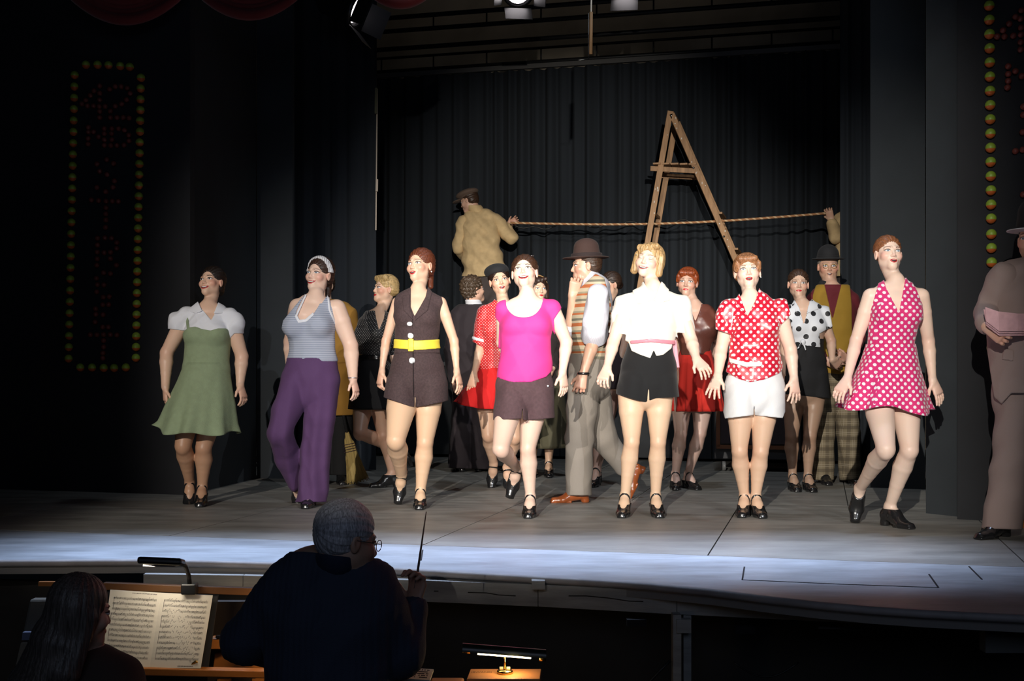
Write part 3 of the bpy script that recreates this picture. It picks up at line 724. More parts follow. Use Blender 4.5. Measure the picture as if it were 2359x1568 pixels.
for q in ([(1078, 1364), (1120, 1365), (1150, 1370), (1188, 1372)], [(1310, 1372), (1350, 1372), (1402, 1377), (1450, 1384), (1482, 1385)], [(1000, 1361), (1010, 1361)]):
    MB().tube([W(x, y, np.interp(x, [960, 1240, 1560], [5.35, 5.22, 5.05]) - .001) for x, y in q], .0022, 5).build('crack', cr, bm_)
MB().box(W(1240, 1345, 5.19), (.028, 0, 0), (0, .03, 0), (0, 0, .018)).build('spacer_block', WB, bm_)
# pit front wall, posts, pit floor
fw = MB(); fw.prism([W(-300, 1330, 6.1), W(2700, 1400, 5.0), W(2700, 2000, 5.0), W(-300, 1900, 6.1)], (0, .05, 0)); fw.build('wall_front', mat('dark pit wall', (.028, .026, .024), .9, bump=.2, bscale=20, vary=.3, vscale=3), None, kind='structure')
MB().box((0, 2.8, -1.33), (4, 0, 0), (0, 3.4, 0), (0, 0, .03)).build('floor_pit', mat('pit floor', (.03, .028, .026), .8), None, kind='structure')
po = MB()
MB().box(W(1558, 1647, 5.02), (.0165, 0, 0), (0, .03, 0), (0, 0, .42)).build('trim_4', WB, None, kind='structure')
MB().box(W(1582, 1647, 5.06), (.016, 0, 0), (0, .02, 0), (0, 0, .42)).build('trim_5', WB, None, kind='structure')
MB().box(W(1574, 1440, 5.00), (.030, 0, 0), (0, .02, 0), (0, 0, .028)).build('trim_6', WB, None, kind='structure')
MB().box(W(2330, 1472, 4.62), (.11, 0, 0), (0, .03, 0), (0, 0, .045)).build('trim_7', mat('dull board', (.12, .12, .11), .8), None, kind='structure')
MB().tube([W(1885, 1445, 4.85), W(1990, 1449, 4.85)], .006, 8).build('conduit', mat('grey conduit', (.08, .08, .085), .5), None, True, label='thin grey conduit under the stage edge beside a bracket', cat='pipe')
cb = MB(); cb.tube([W(x, y, 5.0) for x, y in [(1545, 1520), (1520, 1545), (1498, 1568), (1480, 1590)]], .006, 6); setp(cb.build('cable', mat('black cable', (.01, .01, .01), .5), None, True), 'black cable trailing from the timber post under the stage', 'cable')
cb = MB(); cb.tube([W(1690 + 150 * t, 1525 + 34 * math.sin(math.pi * t), 4.95) for t in np.linspace(0, 1, 14)], .004, 6); setp(cb.build('cable', MC[('black cable', (.01, .01, .01))], None, True), 'thin black cable sagging across the dark pit wall', 'cable')
for px in (1466, 1715): setp(MB().box(W(px, 1433 + (px - 1466) * .065, 5.0), (.040, 0, 0), (0, .02, 0), (0, 0, .014)).build('vent_slot', DK, None), 'dark slot in the pit wall ' + ('left of the timber post' if px < 1500 else 'between the timber post and the conduit'), 'slot')
# ---- walls
def wallbox(name, p, q, z0, z1, th, m, **kw):
    p = np.asarray(p, float); q = np.asarray(q, float); d = q - p; n = unit(np.array([-d[1], d[0], 0])) * th
    if n[1] < 0: n = -n
    P = [np.array([*p[:2], z0]), np.array([*q[:2], z0]), np.array([*q[:2], z0]) + n, np.array([*p[:2], z0]) + n]
    return MB().prism(P, (0, 0, z1 - z0)).build(name, m, None, **kw)
wl = lambda px, D: np.array([(px - CX) * D / F, D])
wallbox('wall_left', wl(-400, 9.7), wl(438, 8.76), -.02, 5.5, .06, BLK, kind='structure')
wallbox('wall_right', wl(2205, 7.30), wl(2900, 6.6), -.02, 5.5, .06, BLK, kind='structure')
def flat(px0, D0, px1, D1, lab, z1=6.5, m=None):
    r = wallbox('stage_flat', wl(px0, D0), wl(px1, D1), 0, z1, .035, m or FLAT); setp(r, lab, 'flat', 'black masking flats at the sides'); return r
flat(436, 8.80, 590, 10.15, 'dark flat running upstage behind the green pinafore dress')
flat(592, 10.20, 674, 10.12, 'narrow grey flat whose foot shows beside the purple trousers')
flat(2005, 9.35, 2131, 9.20, 'dark grey flat directly behind the magenta dress')
flat(2133, 7.62, 2212, 7.42, 'grey flat between the magenta dress and the bulb sign')
def drape(name, p, q, z0, z1, nf, amp, lab, m=DRAPE, seed=0, res=7):
    p = np.asarray(p, float); q = np.asarray(q, float); L = np.linalg.norm(q - p); d = (q - p) / L; n_ = np.array([-d[1], d[0]]); n = int(nf * res * 2)
    rs = np.random.RandomState(seed); t = np.linspace(0, 1, n); ph = np.cumsum(rs.uniform(.6, 1.4, n)); ph = ph / ph[-1] * nf * 2 * math.pi
    am = amp * np.interp(t, np.linspace(0, 1, nf + 2), rs.uniform(.45, 1.3, nf + 2)); zz = np.linspace(z0, z1, 10); V = []
    for off in (0, .008):
        for z in zz:
            f = .75 + .35 * (1 - (z - z0) / (z1 - z0)); o = am * f * (np.sin(ph + .25 * np.sin(z * 1.3)) + .45 * np.sin(ph * .37 + seed) + .25 * np.sin(ph * 1.9 + z * .3)) + off
            xy = p[None] + d[None] * (t * L)[:, None] + n_[None] * o[:, None]; V.append(np.column_stack([xy, np.full(n, z)]))
    V = np.concatenate(V); Q = []; k = np.arange(n - 1)
    for s0, rev in ((0, 0), (n * 10, 1)):
        for j in range(9):
            A = s0 + j * n; qd = np.stack([A + k, A + k + 1, A + n + k + 1, A + n + k], 1); Q.append(qd[:, ::-1] if rev else qd)
    return link(name, mk_mesh('drape', V, np.concatenate(Q), [m]), None, label=lab, cat='curtain')
drape('leg_curtain', wl(674, 11.0), wl(866, 10.95), 0.01, 7, 5, .018, 'plain black side curtain behind the blonde in the dotted dress', seed=3)
drape('leg_curtain', wl(1935, 10.55), wl(2012, 10.45), 0.01, 7, 3, .02, 'black side curtain behind the bowler hat', seed=5)
for i, (a, b, lab) in enumerate(((700, 1130, 'left length of the back curtain behind the man in the flat cap'), (1120, 1560, 'middle length of the back curtain left of the stepladder'), (1550, 2060, 'length of the back curtain between the stepladder and side curtain'))):
    pa, pb = wl(a, Y0(a, 13.75) + .03 * (i % 2)), wl(b, Y0(b, 13.75) + .03 * (i % 2))
    drape('back_curtain', pa, pb, .02, 4.31, 12 + 2 * i, .05, lab, seed=11 + i)
rw = wallbox('wall_back', wl(500, 15.8), wl(2300, 13.9), -.02, 8, .1, mat('buff block wall', (.42, .36, .28), .9, bump=.3, bscale=20, vary=.2, vscale=2), kind='structure')
# ceiling grid and battens over the back curtain
BLKM = mat('black steel', (.012, .012, .013), .5)
def bl(px, y0): D = Y0(px, y0); return wl(px, D)
bats = [(13.9, 4.42), (13.3, 4.52), (13.3, 4.72), (13.0, 4.78), (12.8, 4.98), (12.6, 5.02), (12.2, 5.06), (11.6, 4.92)]
for i, (y0, z) in enumerate(bats):
    a, b = bl(820, y0), bl(1990, y0); r = empty('batten', (a[0], a[1], z), 'black steel batten hung in the flies, %s up from the curtain head' % ['lowest', 'second', 'third', 'fourth', 'fifth', 'sixth', 'seventh', 'eighth'][i], 'batten', 'steel battens above the stage')
    MB().tube([(a[0], a[1], z), (b[0], b[1], z)], .026, 8).build('pipe', BLKM, r, True)
    if i % 2 == 0:
        MB().tube([(a[0], a[1], z + .16), (b[0], b[1], z + .16)], .016, 8).build('top_pipe', BLKM, r, True)
        for k in range(9):
            t = (k + .5) / 9; p = a * (1 - t) + b * t; MB().tube([(p[0], p[1], z), (p[0], p[1], z + .16)], .010, 6).build('strut', BLKM, r, True)
MB().box((0, 11.3, 7.2), (8, 0, 0), (0, 6.5, 0), (0, 0, .1)).build('ceiling', BLK, None, kind='structure')
ct = MB(); ct.bar([*bl(820, 13.72), 4.33], [*bl(1990, 13.72), 4.33], .05, .05); setp(ct.build('curtain_track', mat('grey track', (.10, .095, .09), .5), None), 'grey curtain track along the head of the back curtain', 'track')
# hanging lanterns
def lantern(px, py, D, yaw, tilt, lab, s=1.3):
    c = W(px, py, D); r = empty('stage_lantern', c, lab, 'stage light', 'lanterns hanging over the stage'); y, t = math.radians(yaw), math.radians(tilt)
    f = np.array([math.sin(y) * math.cos(t), -math.cos(y) * math.cos(t), math.sin(t)]); x = unit(np.cross(f, EZ)); z = np.cross(x, f); bm = mat('black lantern', (.012, .012, .013), .35)
    MB().lathe(c - f * .16 * s, [(0, 0), (.08 * s, 0), (.10 * s, .03 * s), (.10 * s, .22 * s), (.115 * s, .24 * s), (.115 * s, .27 * s), (.10 * s, .27 * s)], 24, x, z, f).build('housing', bm, r, True)
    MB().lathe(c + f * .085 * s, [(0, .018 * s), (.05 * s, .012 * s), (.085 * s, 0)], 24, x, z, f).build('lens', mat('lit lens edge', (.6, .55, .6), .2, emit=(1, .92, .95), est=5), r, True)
    for k, (a, b) in enumerate(((x, z), (-x, z), (z, x), (-z, x))):
        o = c + f * .13 * s + a * .115 * s; dv = unit(f + a * .55)
        mb = MB(); mb.box(o + dv * .065 * s, dv * .068 * s, b * .095 * s, unit(np.cross(dv, b)) * .002); mb.build('barn_door', bm, r)
    mb = MB(); mb.tube([c - x * .12 * s, c - x * .12 * s + EZ * .16 * s, c + x * .12 * s + EZ * .16 * s, c + x * .12 * s], .008, 6); mb.build('yoke', bm, r, True)
    MB().tube([c + EZ * .16 * s, c + EZ * .40 * s], .012, 6).build('hanger', bm, r, True)
lantern(792, 12, 10.2, 78, -24, 'lantern with open barn doors, nearest the red swags')
lantern(1190, -22, 11.2, 6, -20, 'lantern above the brown playsuit and pink top, lens edge glowing')
lantern(1440, -44, 11.2, -8, -22, 'lantern just right of the hooked pole at the top')
r = empty('hooked_pole', W(1362, 60, 9.0), 'white and wooden pole with a small metal hook hanging from the flies', 'pole')
MB().tube([W(1363, -60, 9), W(1362, 30, 9)], .006, 8).build('rod', mat('white rod', (.6, .6, .58), .5), r, True)
MB().tube([W(1362, 28, 9), W(1361, 125, 9)], .013, 10).build('handle', mat('worn wood', (.16, .09, .04), .7), r, True)
MB().tube([W(1356, 30, 9), W(1356, 136, 9), W(1333, 138, 9)], .003, 6).build('hook', mat('steel', (.5, .5, .5), .3, 1), r, True)
r = empty('edge_batten', W(866, 380, 10.9), 'thin cream upright batten at the edge of the back curtain opening', 'batten'); cm = mat('cream timber', (.62, .52, .42), .7)
MB().bar(W(869, 205, 10.9), W(866, 530, 10.9), .010, .01, (1, 0, 0)).build('strip', cm, r); MB().tube([W(867, 203, 10.9), [*W(867, 203, 10.9)[:2], 7.1]], .004, 6).build('hanger', BLKM, r); MB().bar(W(868.5, 413, 10.88), W(868, 441, 10.88), .022, .02, (1, 0, 0)).build('block', cm, r); MB().bar(W(867, 203, 10.88), W(866, 262, 10.88), .030, .02, (1, 0, 0)).build('bracket', mat('dull khaki', (.10, .10, .06), .8), r)
# red swags
red = mat('dark red velvet', (.14, .010, .010), .9, sheen=.3)
for i, (x0, x1, yb) in enumerate(((150, 430, 45), (450, 700, 34), (845, 1000, 8))):
    r = empty('swag', W((x0 + x1) / 2, 0, 8.6), ['dark red swag over the bulb sign', 'dark red swag beside the lantern with open barn doors', 'dark red swag between the two lanterns'][i], 'curtain', 'red swags over the proscenium')
    for k in range(4):
        d = k * 14; MB().tube([W(x0 + (x1 - x0) * t, -30 - d + (yb + 30) * math.sin(math.pi * t) ** .8, 8.6 + .02 * math.sin(k)) for t in np.linspace(0, 1, 20)], [.030 + .012 * math.sin(math.pi * t) for t in np.linspace(0, 1, 20)], 8).build('fold', red, r, True)
rr = drape('red_tab', wl(-70, 7.3), wl(-2, 7.35), 0, 5, 3, .03, 'sliver of red curtain at the left end of the stage', red, 9)
# ---- bulb signs
YG = lambda: None
def bulbmat():
    m, n, b = nt('painted bulb'); tc = n.nodes.new('ShaderNodeTexCoord'); s = n.nodes.new('ShaderNodeSeparateXYZ'); n.links.new(tc.outputs['Normal'], s.inputs[0])
    g = mth(n, 'GREATER_THAN', s.outputs[2], -.25); n.links.new(mixc(n, g, (.50, .11, .02), (.26, .40, .04)), b.inputs['Base Color']); b.inputs['Roughness'].default_value = .45; return m  # yellow-green on top, orange where the normal points down
BU = bulbmat(); BR = mat('small red bulb', (.18, .035, .025), .5)
def ball(r):
    mb = MB(); prof = [(r * math.sin(a), r * math.cos(a)) for a in np.linspace(0, math.pi, 9)]; mb.lathe((0, 0, 0), prof, 14)
    me = bpy.data.meshes.new('bulb'); me.from_pydata(mb.v, [], mb.f); me.polygons.foreach_set('use_smooth', [True] * len(me.polygons)); me.update(); return me
def sign(lab, plane, border, letters, rb, rl):
    c = plane(*border[len(border) // 2]); r = empty('bulb_sign', c, lab, 'sign'); mb_ = ball(rb); mb_.materials.append(BU); ml = ball(rl); ml.materials.append(BR)
    for kind, pts_, me in (('bulb', border, mb_), ('letter_bulb', letters, ml)):
        for (x, y) in pts_:
            p = plane(x, y); o = bpy.data.objects.new(kind, me); sc.collection.objects.link(o); o.parent = r; o.location = [float(v) for v in p - c]
def pl_left(px, py): D = (9.7 + (px + 400) * (8.76 - 9.7) / 838.0) - .03; return W(px, py, D)
def pl_right(px, py): D = 7.30 + (px - 2205) * (6.6 - 7.30) / 695.0 - .03; return W(px, py, D)
z1 = lambda pts_: [(120 + x / 3.92, 120 + y / 3.92) for x, y in pts_]; z2 = lambda pts_: [(120 + x / 3.92, 480 + y / 3.92) for x, y in pts_]; z3 = lambda pts_: [(2200 + x / 3.136, y / 3.136) for x, y in pts_]
bd = [(198, 149), (225, 149), (250, 150), (277, 152), (299, 154)] + [(172 - 14 * i / 25, 173 + 26.1 * i) for i in range(26)] + [(324.5 - 11.5 * i / 26, 179 + 24.8 * i) for i in range(27)] + [(185, 846), (212, 846), (239, 847), (263, 847), (290, 846)]
lt = z1([(430, 305), (380, 350), (345, 390), (305, 435), (270, 468), (320, 485), (375, 485), (425, 490), (430, 370), (430, 432), (430, 535), (430, 590), (480, 490), (520, 335), (570, 310), (625, 310), (680, 325), (705, 372), (672, 430), (628, 468), (570, 487), (527, 533), (527, 590), (585, 590), (643, 590), (695, 595),
         (328, 680), (328, 720), (325, 780), (325, 830), (375, 720), (420, 765), (472, 690), (472, 735), (472, 790), (472, 840), (540, 690), (600, 690), (655, 705), (692, 750), (695, 800), (650, 838), (585, 842), (530, 842), (540, 790), (538, 735),
         (493, 970), (555, 1005), (405, 1010), (430, 1075), (495, 1105), (563, 1162), (550, 1220), (485, 1258), (405, 1222), (355, 1335), (420, 1340), (487, 1345), (545, 1345), (598, 1348), (487, 1405), (485, 1460), (485, 1515)])
lt += z2([(483, 170), (410, 268), (478, 265), (537, 268), (585, 308), (583, 360), (410, 330), (408, 393), (470, 398), (527, 395), (408, 455), (527, 452), (405, 512), (580, 512), (400, 630), (465, 580), (527, 587), (410, 688), (468, 690), (403, 752), (462, 800), (515, 795), (458, 868), (510, 868), (393, 905), (395, 955), (460, 958), (388, 1025), (458, 1070), (508, 1070), (345, 1140), (405, 1140), (465, 1138), (525, 1138), (585, 1142), (465, 1192), (465, 1250), (458, 1305), (458, 1350)])
sign('tall sign of round bulbs at the left spelling 42ND STREET', pl_left, bd, lt, .031, .020)
bdr = [(2279 + 6 * min(1, y / 670.), y) for y in [13 + 32.7 * i for i in range(15)] + [503, 539, 571, 604, 637, 670, 703, 736, 769, 801]] + [(2279, -20), (2279, -53)]
ltr = z3([(480, 75), (437, 122), (392, 172), (348, 220), (305, 265), (357, 265), (422, 258), (478, 250), (475, 135), (478, 200), (475, 305), (475, 358), (385, 480), (385, 535), (385, 585), (380, 632), (437, 515), (483, 550), (495, 770), (495, 830), (490, 955), (437, 1092), (490, 1082), (493, 1405)])
sign('matching bulb sign at the right end above the man with the newspaper', pl_right, bdr, ltr, .0305, .019)
# ---- platform behind, crate, ladder, measuring tape
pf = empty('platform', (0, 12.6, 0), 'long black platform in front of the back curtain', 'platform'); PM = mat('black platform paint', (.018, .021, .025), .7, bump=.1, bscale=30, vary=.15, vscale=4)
px_ = [868, 1290, 1640, 2060]
for a, b in zip(px_[:-1], px_[1:]):
    A, B = wl(a + 1, Y0(a, 12.6)), wl(b - 1, Y0(b, 12.6)); n = EV[:2] * 1.05
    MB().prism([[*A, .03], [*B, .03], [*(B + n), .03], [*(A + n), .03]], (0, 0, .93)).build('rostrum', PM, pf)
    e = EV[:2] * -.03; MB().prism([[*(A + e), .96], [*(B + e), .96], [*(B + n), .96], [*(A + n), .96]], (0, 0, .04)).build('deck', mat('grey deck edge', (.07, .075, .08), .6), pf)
cr_ = empty('crate', W(1735, 900, 10.9) * [1, 1, 0], 'black crate on casters with a brown wooden frame, behind the white shorts', 'crate')
A, B = wl(1645, 10.95), wl(1845, 10.75); d2 = unit(B - A); n2 = np.array([-d2[1], d2[0]]) * .55
MB().prism([[*A, .11], [*B, .11], [*(B + n2), .11], [*(A + n2), .11]], (0, 0, 1.05)).build('box', mat('black crate paint', (.022, .022, .026), .6), cr_, bevel=.008)
bw = mat('brown frame wood', (.16, .055, .020), .6, bump=.3, bscale=30); o2 = -np.array([-d2[1], d2[0]]) * .008
def on(t, z): q = A * (1 - t) + B * t + o2; return np.array([*q, z])
for (a, b, w) in ((on(.05, .22), on(.05, .92), .035), (on(.95, .22), on(.95, .92), .035), (on(.03, .22), on(.97, .22), .035), (on(.03, .92), on(.97, .92), .035)): MB().bar(a, b, w, .016, (-d2[1], d2[0], 0)).build('frame_rail', bw, cr_)
MB().prism([on(.08, .25), on(.92, .25), on(.92, .9), on(.08, .9)], (0, -.004, 0)).build('panel', mat('plum panel', (.035, .022, .028), .7), cr_)
for t in (-.0, 1): MB().bar(on(t, 1.17), on(.5, 1.17), .03, .02).build('lid_edge', bw, cr_)
for t in (.12, .88):
    p = on(t, .045) + [0, .03, 0]; MB().lathe(p, [(0, -.014), (.045, -.014), (.045, .014), (0, .014)], 16, (0, 1, 0), (0, 0, 1), (1, 0, 0)).build('caster', mat('caster', (.15, .15, .15), .4), cr_, True)
ld = empty('stepladder', W(1560, 600, 12.35) * [1, 1, 0] + [0, 0, 1], 'tall wooden stepladder on the platform behind the blonde', 'ladder'); LW = mat('ladder wood', (.38, .21, .10), .6, bump=.4, bscale=24, vary=.3, vscale=9, stretch=(4, 4, .5))
DL = 12.35; dD = .42
def fr(px, py): return W(px, py, DL)
def bk(px, py): q = W(px, py, DL); return q + np.array([.115, dD, 0])
pl_z = lambda px, py: W(px, py, DL)
zb = 1.0; yb = HY - (zb - CH) * F / DL
lx = 1545 - (yb - 258) * .176; rx = 1546 + (yb - 258) * .437
for fn, nm in ((fr, 0), (bk, 1)):
    MB().bar(fn(1544, 256), fn(lx, yb), .058, .032, (0, 1, 0)).build('stile', LW, ld, bevel=.003)
    MB().bar(fn(1547, 262), fn(rx, yb), .058, .032, (0, 1, 0)).build('stile', LW, ld, bevel=.003)
MB().bar((fr(1546, 262)), (bk(1546, 262)), .05, .05).build('top_bar', LW, ld, bevel=.004)
for i in range(5):
    t = .40 + i * .145
    if t < 1.0:
        a, b = fr(1547 + (rx - 1547) * t + 9, 262 + (yb - 262) * t), bk(1547 + (rx - 1547) * t + 9, 262 + (yb - 262) * t); MB().bar(a, b, .07, .022, (0, 0, 1)).build('step', LW, ld, bevel=.003)
    a, b = fr(1544 + (lx - 1544) * t, 262 + (yb - 262) * t), bk(1544 + (lx - 1544) * t, 262 + (yb - 262) * t); MB().bar(a, b, .028, .028).build('rung', LW, ld)
for fn, dy in ((fr, 0), (bk, 0)): MB().bar(fn(1498, 388), fn(1604, 394), .05, .022, (0, 1, 0)).build('shelf_rail', LW, ld, bevel=.002)
for k in range(5):
    x = 1512 + k * 20.5; MB().bar(fr(x, 380 + .3 * k) + [0, -.03, .012], bk(x, 380 + .3 * k) + [0, .02, .012], .078, .018, (0, 0, 1)).build('shelf_slat', LW, ld, bevel=.002)
for (x, y) in ((1597, 387), (1667, 545)):
    MB().lathe(fr(x, y) + [0, -.018, 0], [(0, -.006), (.011, -.004), (.012, 0)], 12, (1, 0, 0), (0, 0, 1), (0, 1, 0)).build('bolt', mat('steel', (.5, .5, .5), .3, 1), ld, True)
wp_ = mat('white paint splash', (.7, .68, .62), .6)
for i in range(26):
    t = random.random(); side = random.random() < .6
    q = fr(1547 + (rx - 1547) * t, 262 + (yb - 262) * t) if side else fr(1544 + (lx - 1544) * t, 262 + (yb - 262) * t)
    MB().box(q + [random.uniform(-.022, .022), -.0165, 0], (random.uniform(.002, .006), 0, 0), (0, .001, 0), (0, 0, random.uniform(.003, .012))).build('paint_spot', wp_, ld)
tape = MB(); ta = W(1176, 513, 12.88); tb = W(1903, 491, 12.12)
pts_ = [ta * (1 - t) + tb * t + np.array([0, 0, -.055 * math.sin(math.pi * t)]) for t in np.linspace(0, 1, 160)]
def ropemat():
    m, n, b = nt('twisted rope'); tc = n.nodes.new('ShaderNodeTexCoord'); s = n.nodes.new('ShaderNodeSeparateXYZ'); n.links.new(tc.outputs['Object'], s.inputs[0])
    f = mth(n, 'FRACT', mth(n, 'ADD', mth(n, 'MULTIPLY', s.outputs[0], 14), mth(n, 'MULTIPLY', s.outputs[2], 18))); g = mth(n, 'LESS_THAN', f, .35)
    n.links.new(mixc(n, g, (.42, .20, .09), (.70, .48, .28)), b.inputs['Base Color']); b.inputs['Roughness'].default_value = .8; return m
tape.tube(pts_, .0125, 8); setp(tape.build('rope', ropemat(), None, True), 'light brown twisted rope stretched taut past the stepladder between two hands', 'rope')
cb = MB(); xs = np.linspace(1182, 1700, 90); cb.tube([W(x, 519 + 8 * abs(math.sin((x - 1182) / 42.)) + 3 * math.sin(x / 9.) - (x - 1182) * .03, 13.0) for x in xs], .008, 6); setp(cb.build('cable', mat('black cable', (.01, .01, .01), .5), None, True), 'black wavy cord hanging loosely below the stretched rope', 'cable')
# chair leg fragment at the right edge
r = empty('wooden_chair', W(2385, 1200, 6.9) * [1, 1, 0], 'orange-brown wooden chair at the right edge behind the grey-pink suit', 'chair'); ow = mat('orange wood', (.45, .16, .035), .5)
q0 = W(2352, 1200, 6.9)[:2]
for dx in (0, .40):
    for dy in (0, .38): MB().bar((q0[0] + dx, q0[1] + dy, 0), (q0[0] + dx, q0[1] + dy, .45 if dy == 0 else .9), .03).build('leg', ow, r)
MB().box((q0[0] + .2, q0[1] + .19, .45), (.23, 0, 0), (0, .22, 0), (0, 0, .015)).build('seat', ow, r)
for z in (.12, .28): MB().bar((q0[0], q0[1], z), (q0[0] + .4, q0[1], z), .025).build('rail', ow, r)
for z in (.65, .85): MB().bar((q0[0], q0[1] + .38, z), (q0[0] + .4, q0[1] + .38, z), .06, .02).build('back_rail', ow, r)
# ---------------------------------------------------------------- the pit
wood = mat('orange piano wood', (.36, .13, .028), .45, bump=.2, bscale=30, vary=.15, vscale=8)
DS = 4.95
r = empty('music_desk', W(370, 1500, DS), 'wooden desk with an upper rail and ledge holding the open score', 'music stand')
MB().bar(W(240, 1349, DS + .03), W(600, 1362, DS + .03), +.030, .03, (0, 0, 1)).build('upper_rail', mat('dark rail wood', (.12, .05, .016), .5, bump=.2, bscale=30), r, bevel=.003)
MB().prism([W(236, 1358, DS + .03), W(502, 1371, DS + .03), W(478, 1545, DS - .06), W(205, 1538, DS - .06)], (0, .012, 0)).build('desk_board', mat('black desk board', (.012, .011, .010), .6), r)
MB().bar(W(205, 1541, DS - .08), W(640, 1551, DS - .08), .05, .03, (0, 0, 1)).build('ledge', wood, r, bevel=.004)
for px in (230, 600): MB().bar(W(px, 1352, DS + .04), W(px, 2100, DS + .04), .035, .035, (0, 1, 0)).build('leg', wood, r)
setp(MB().tube([W(433, 1536, DS - .08), W(452, 1523, DS - .09), W(459, 1526, DS - .08)], .006, 6).build('clip', mat('brass', (.45, .30, .10), .35, 1), r), None)
sc_ = empty('music_score', W(365, 1450, DS - .03), 'open white score with two pages of printed music, lit by a clip lamp', 'sheet music')
pgm = mat('music paper', (.70, .65, .56), .85); ink = mat('ink', (.03, .03, .03), .9)
def page(q):                                        # q: 4 corners (tl,tr,br,bl); returns bilinear point
    return lambda u, v: (q[0] * (1 - u) + q[1] * u) * (1 - v) + (q[3] * (1 - u) + q[2] * u) * v
for side, q in enumerate(([(254, 1358, .0), (372, 1365, .012), (345, 1537, -.07), (232, 1530, -.085)], [(372, 1365, .012), (490, 1371, .0), (462, 1539, -.085), (345, 1537, -.07)])):
    Q4 = [W(x, y, DS + dd - .012) for x, y, dd in q]; f = page(Q4); me = MB(); me.prism(Q4, (0, .003, 0)); pg = me.build('page', pgm, sc_)
    nn = unit(np.cross(Q4[1] - Q4[0], Q4[3] - Q4[0])); nn = nn if nn[1] < 0 else -nn; st_ = MB(); no = MB()
    for k in range(12):
        v = .10 + k * .071 + (.0 if side else .005); u0_, u1_ = .08 + (.02 if side == 0 and k == 0 else 0), .93
        for l in range(5):
            vv = v + (l - 2) * .0060; a, b = f(u0_, vv) + nn * .0008, f(u1_, vv) + nn * .0008; dv = (Q4[3] - Q4[0]) * .0007; st_.add([a - dv, b - dv, b + dv, a + dv], [(0, 1, 2, 3)])
        u = u0_ + .04
        while u < u1_ - .02:
            if random.random() < .85:
                vv = v + random.uniform(-.014, .014); c = f(u, vv) + nn * .0014; du = (Q4[1] - Q4[0]) * .006; dv = (Q4[3] - Q4[0]) * .0032
                no.add([c - du, c - dv, c + du, c + dv], [(0, 1, 2, 3)])
                s0 = c + du * .8; up_ = (Q4[0] - Q4[3]) * .020 * (1 if random.random() < .7 else -1); w_ = (Q4[1] - Q4[0]) * .0016; no.add([s0 - w_, s0 + w_, s0 + w_ + up_, s0 - w_ + up_], [(0, 1, 2, 3)])
                if random.random() < .4: e = s0 + up_; e2 = e + (Q4[1] - Q4[0]) * .022; no.add([e, e2, e2 + dv, e + dv], [(0, 1, 2, 3)])
            u += random.uniform(.018, .035)
        if k % 3 == 0:
            a, b = f(u0_, v - .012), f(u0_, v + .012 + .071 * 2); w_ = (Q4[1] - Q4[0]) * .003; no.add([a - w_ + nn * .001, a + w_ + nn * .001, b + w_ + nn * .001, b - w_ + nn * .001], [(0, 1, 2, 3)])
    for (ua, ub, vv) in (((.45, .93, .028),) if side == 0 else ()) + ((.55, .85, .975),):
        u = ua
        while u < ub: c = f(u, vv) + nn * .001; w_ = (Q4[1] - Q4[0]) * .006; h_ = (Q4[3] - Q4[0]) * .007; no.add([c - w_ - h_, c + w_ - h_, c + w_ + h_ * random.uniform(0, 1), c - w_ + h_], [(0, 1, 2, 3)]); u += .022
    o = st_.build('staff_lines', ink, pg, kind='stuff'); o = no.build('notes', ink, pg, kind='stuff')
lm = empty('clip_lamp', W(430, 1360, DS - .02), 'black gooseneck lamp clipped over the open score', 'lamp'); bkp = mat('black lamp plastic', (.010, .010, .011), .35)
MB().box(W(437, 1355, DS - .01), (.030, 0, 0), (0, .025, 0), (0, 0, .022)).build('clamp', bkp, lm, bevel=.005)
MB().tube([W(437, 1345, DS - .02), W(435, 1325, DS - .04), W(428, 1305, DS - .08), W(415, 1293, DS - .12)], .009, 8).build('gooseneck', bkp, lm, True)
MB().box(W(372, 1293, DS - .13), (.088, 0, -.004), (0, .035, -.008), (0, .004, .014)).build('shade', bkp, lm, bevel=.010)
MB().box(W(368, 1301, DS - .12), (.062, 0, -.002), (0, .015, 0), (0, 0, .004)).build('tube', mat('lamp tube', (.3, .3, .3), .4), lm)
area('score_lamp', W(372, 1305, DS - .13), W(365, 1450, DS - .02), 0.8, (1, .88, .70), .15, .05, 170)
# side items left
r = empty('grey_seat', W(88, 1470, 5.2), 'grey upholstered pit chair left of the long-haired musician', 'chair'); gs = mat('grey fabric', (.12, .11, .09), .9, bump=.3, bscale=80)
MB().prism([W(68, 1380, 5.3), W(140, 1380, 5.3), W(140, 1455, 5.25), W(52, 1455, 5.25)], (0, .05, 0)).build('backrest', gs, r, bevel=.01)
MB().prism([W(52, 1456, 5.22), W(140, 1456, 5.22), W(140, 1474, 5.22), W(50, 1474, 5.22)], (0, .03, 0)).build('back_rail', mat('blue grey rail', (.12, .14, .22), .5), r)
MB().prism([W(48, 1480, 5.2), W(140, 1480, 5.2), W(140, 1560, 5.15), W(30, 1560, 5.15)], (0, .05, 0)).build('panel', gs, r)
MB().prism([W(30, 1562, 5.15), W(140, 1562, 5.15), W(140, 1575, 4.75), W(20, 1575, 4.75)], (0, 0, -.05)).build('seat', gs, r)
for px in (45, 130): MB().bar(W(px, 1560, 5.1), W(px, 2060, 5.1), .03).build('leg', bkp, r)
setp(MB().bar(W(90, 1344, 5.5), W(150, 1344, 5.5), .02, .02).build('rail', wood, None), 'short strip of wood under the stage edge above the grey chair', 'rail')
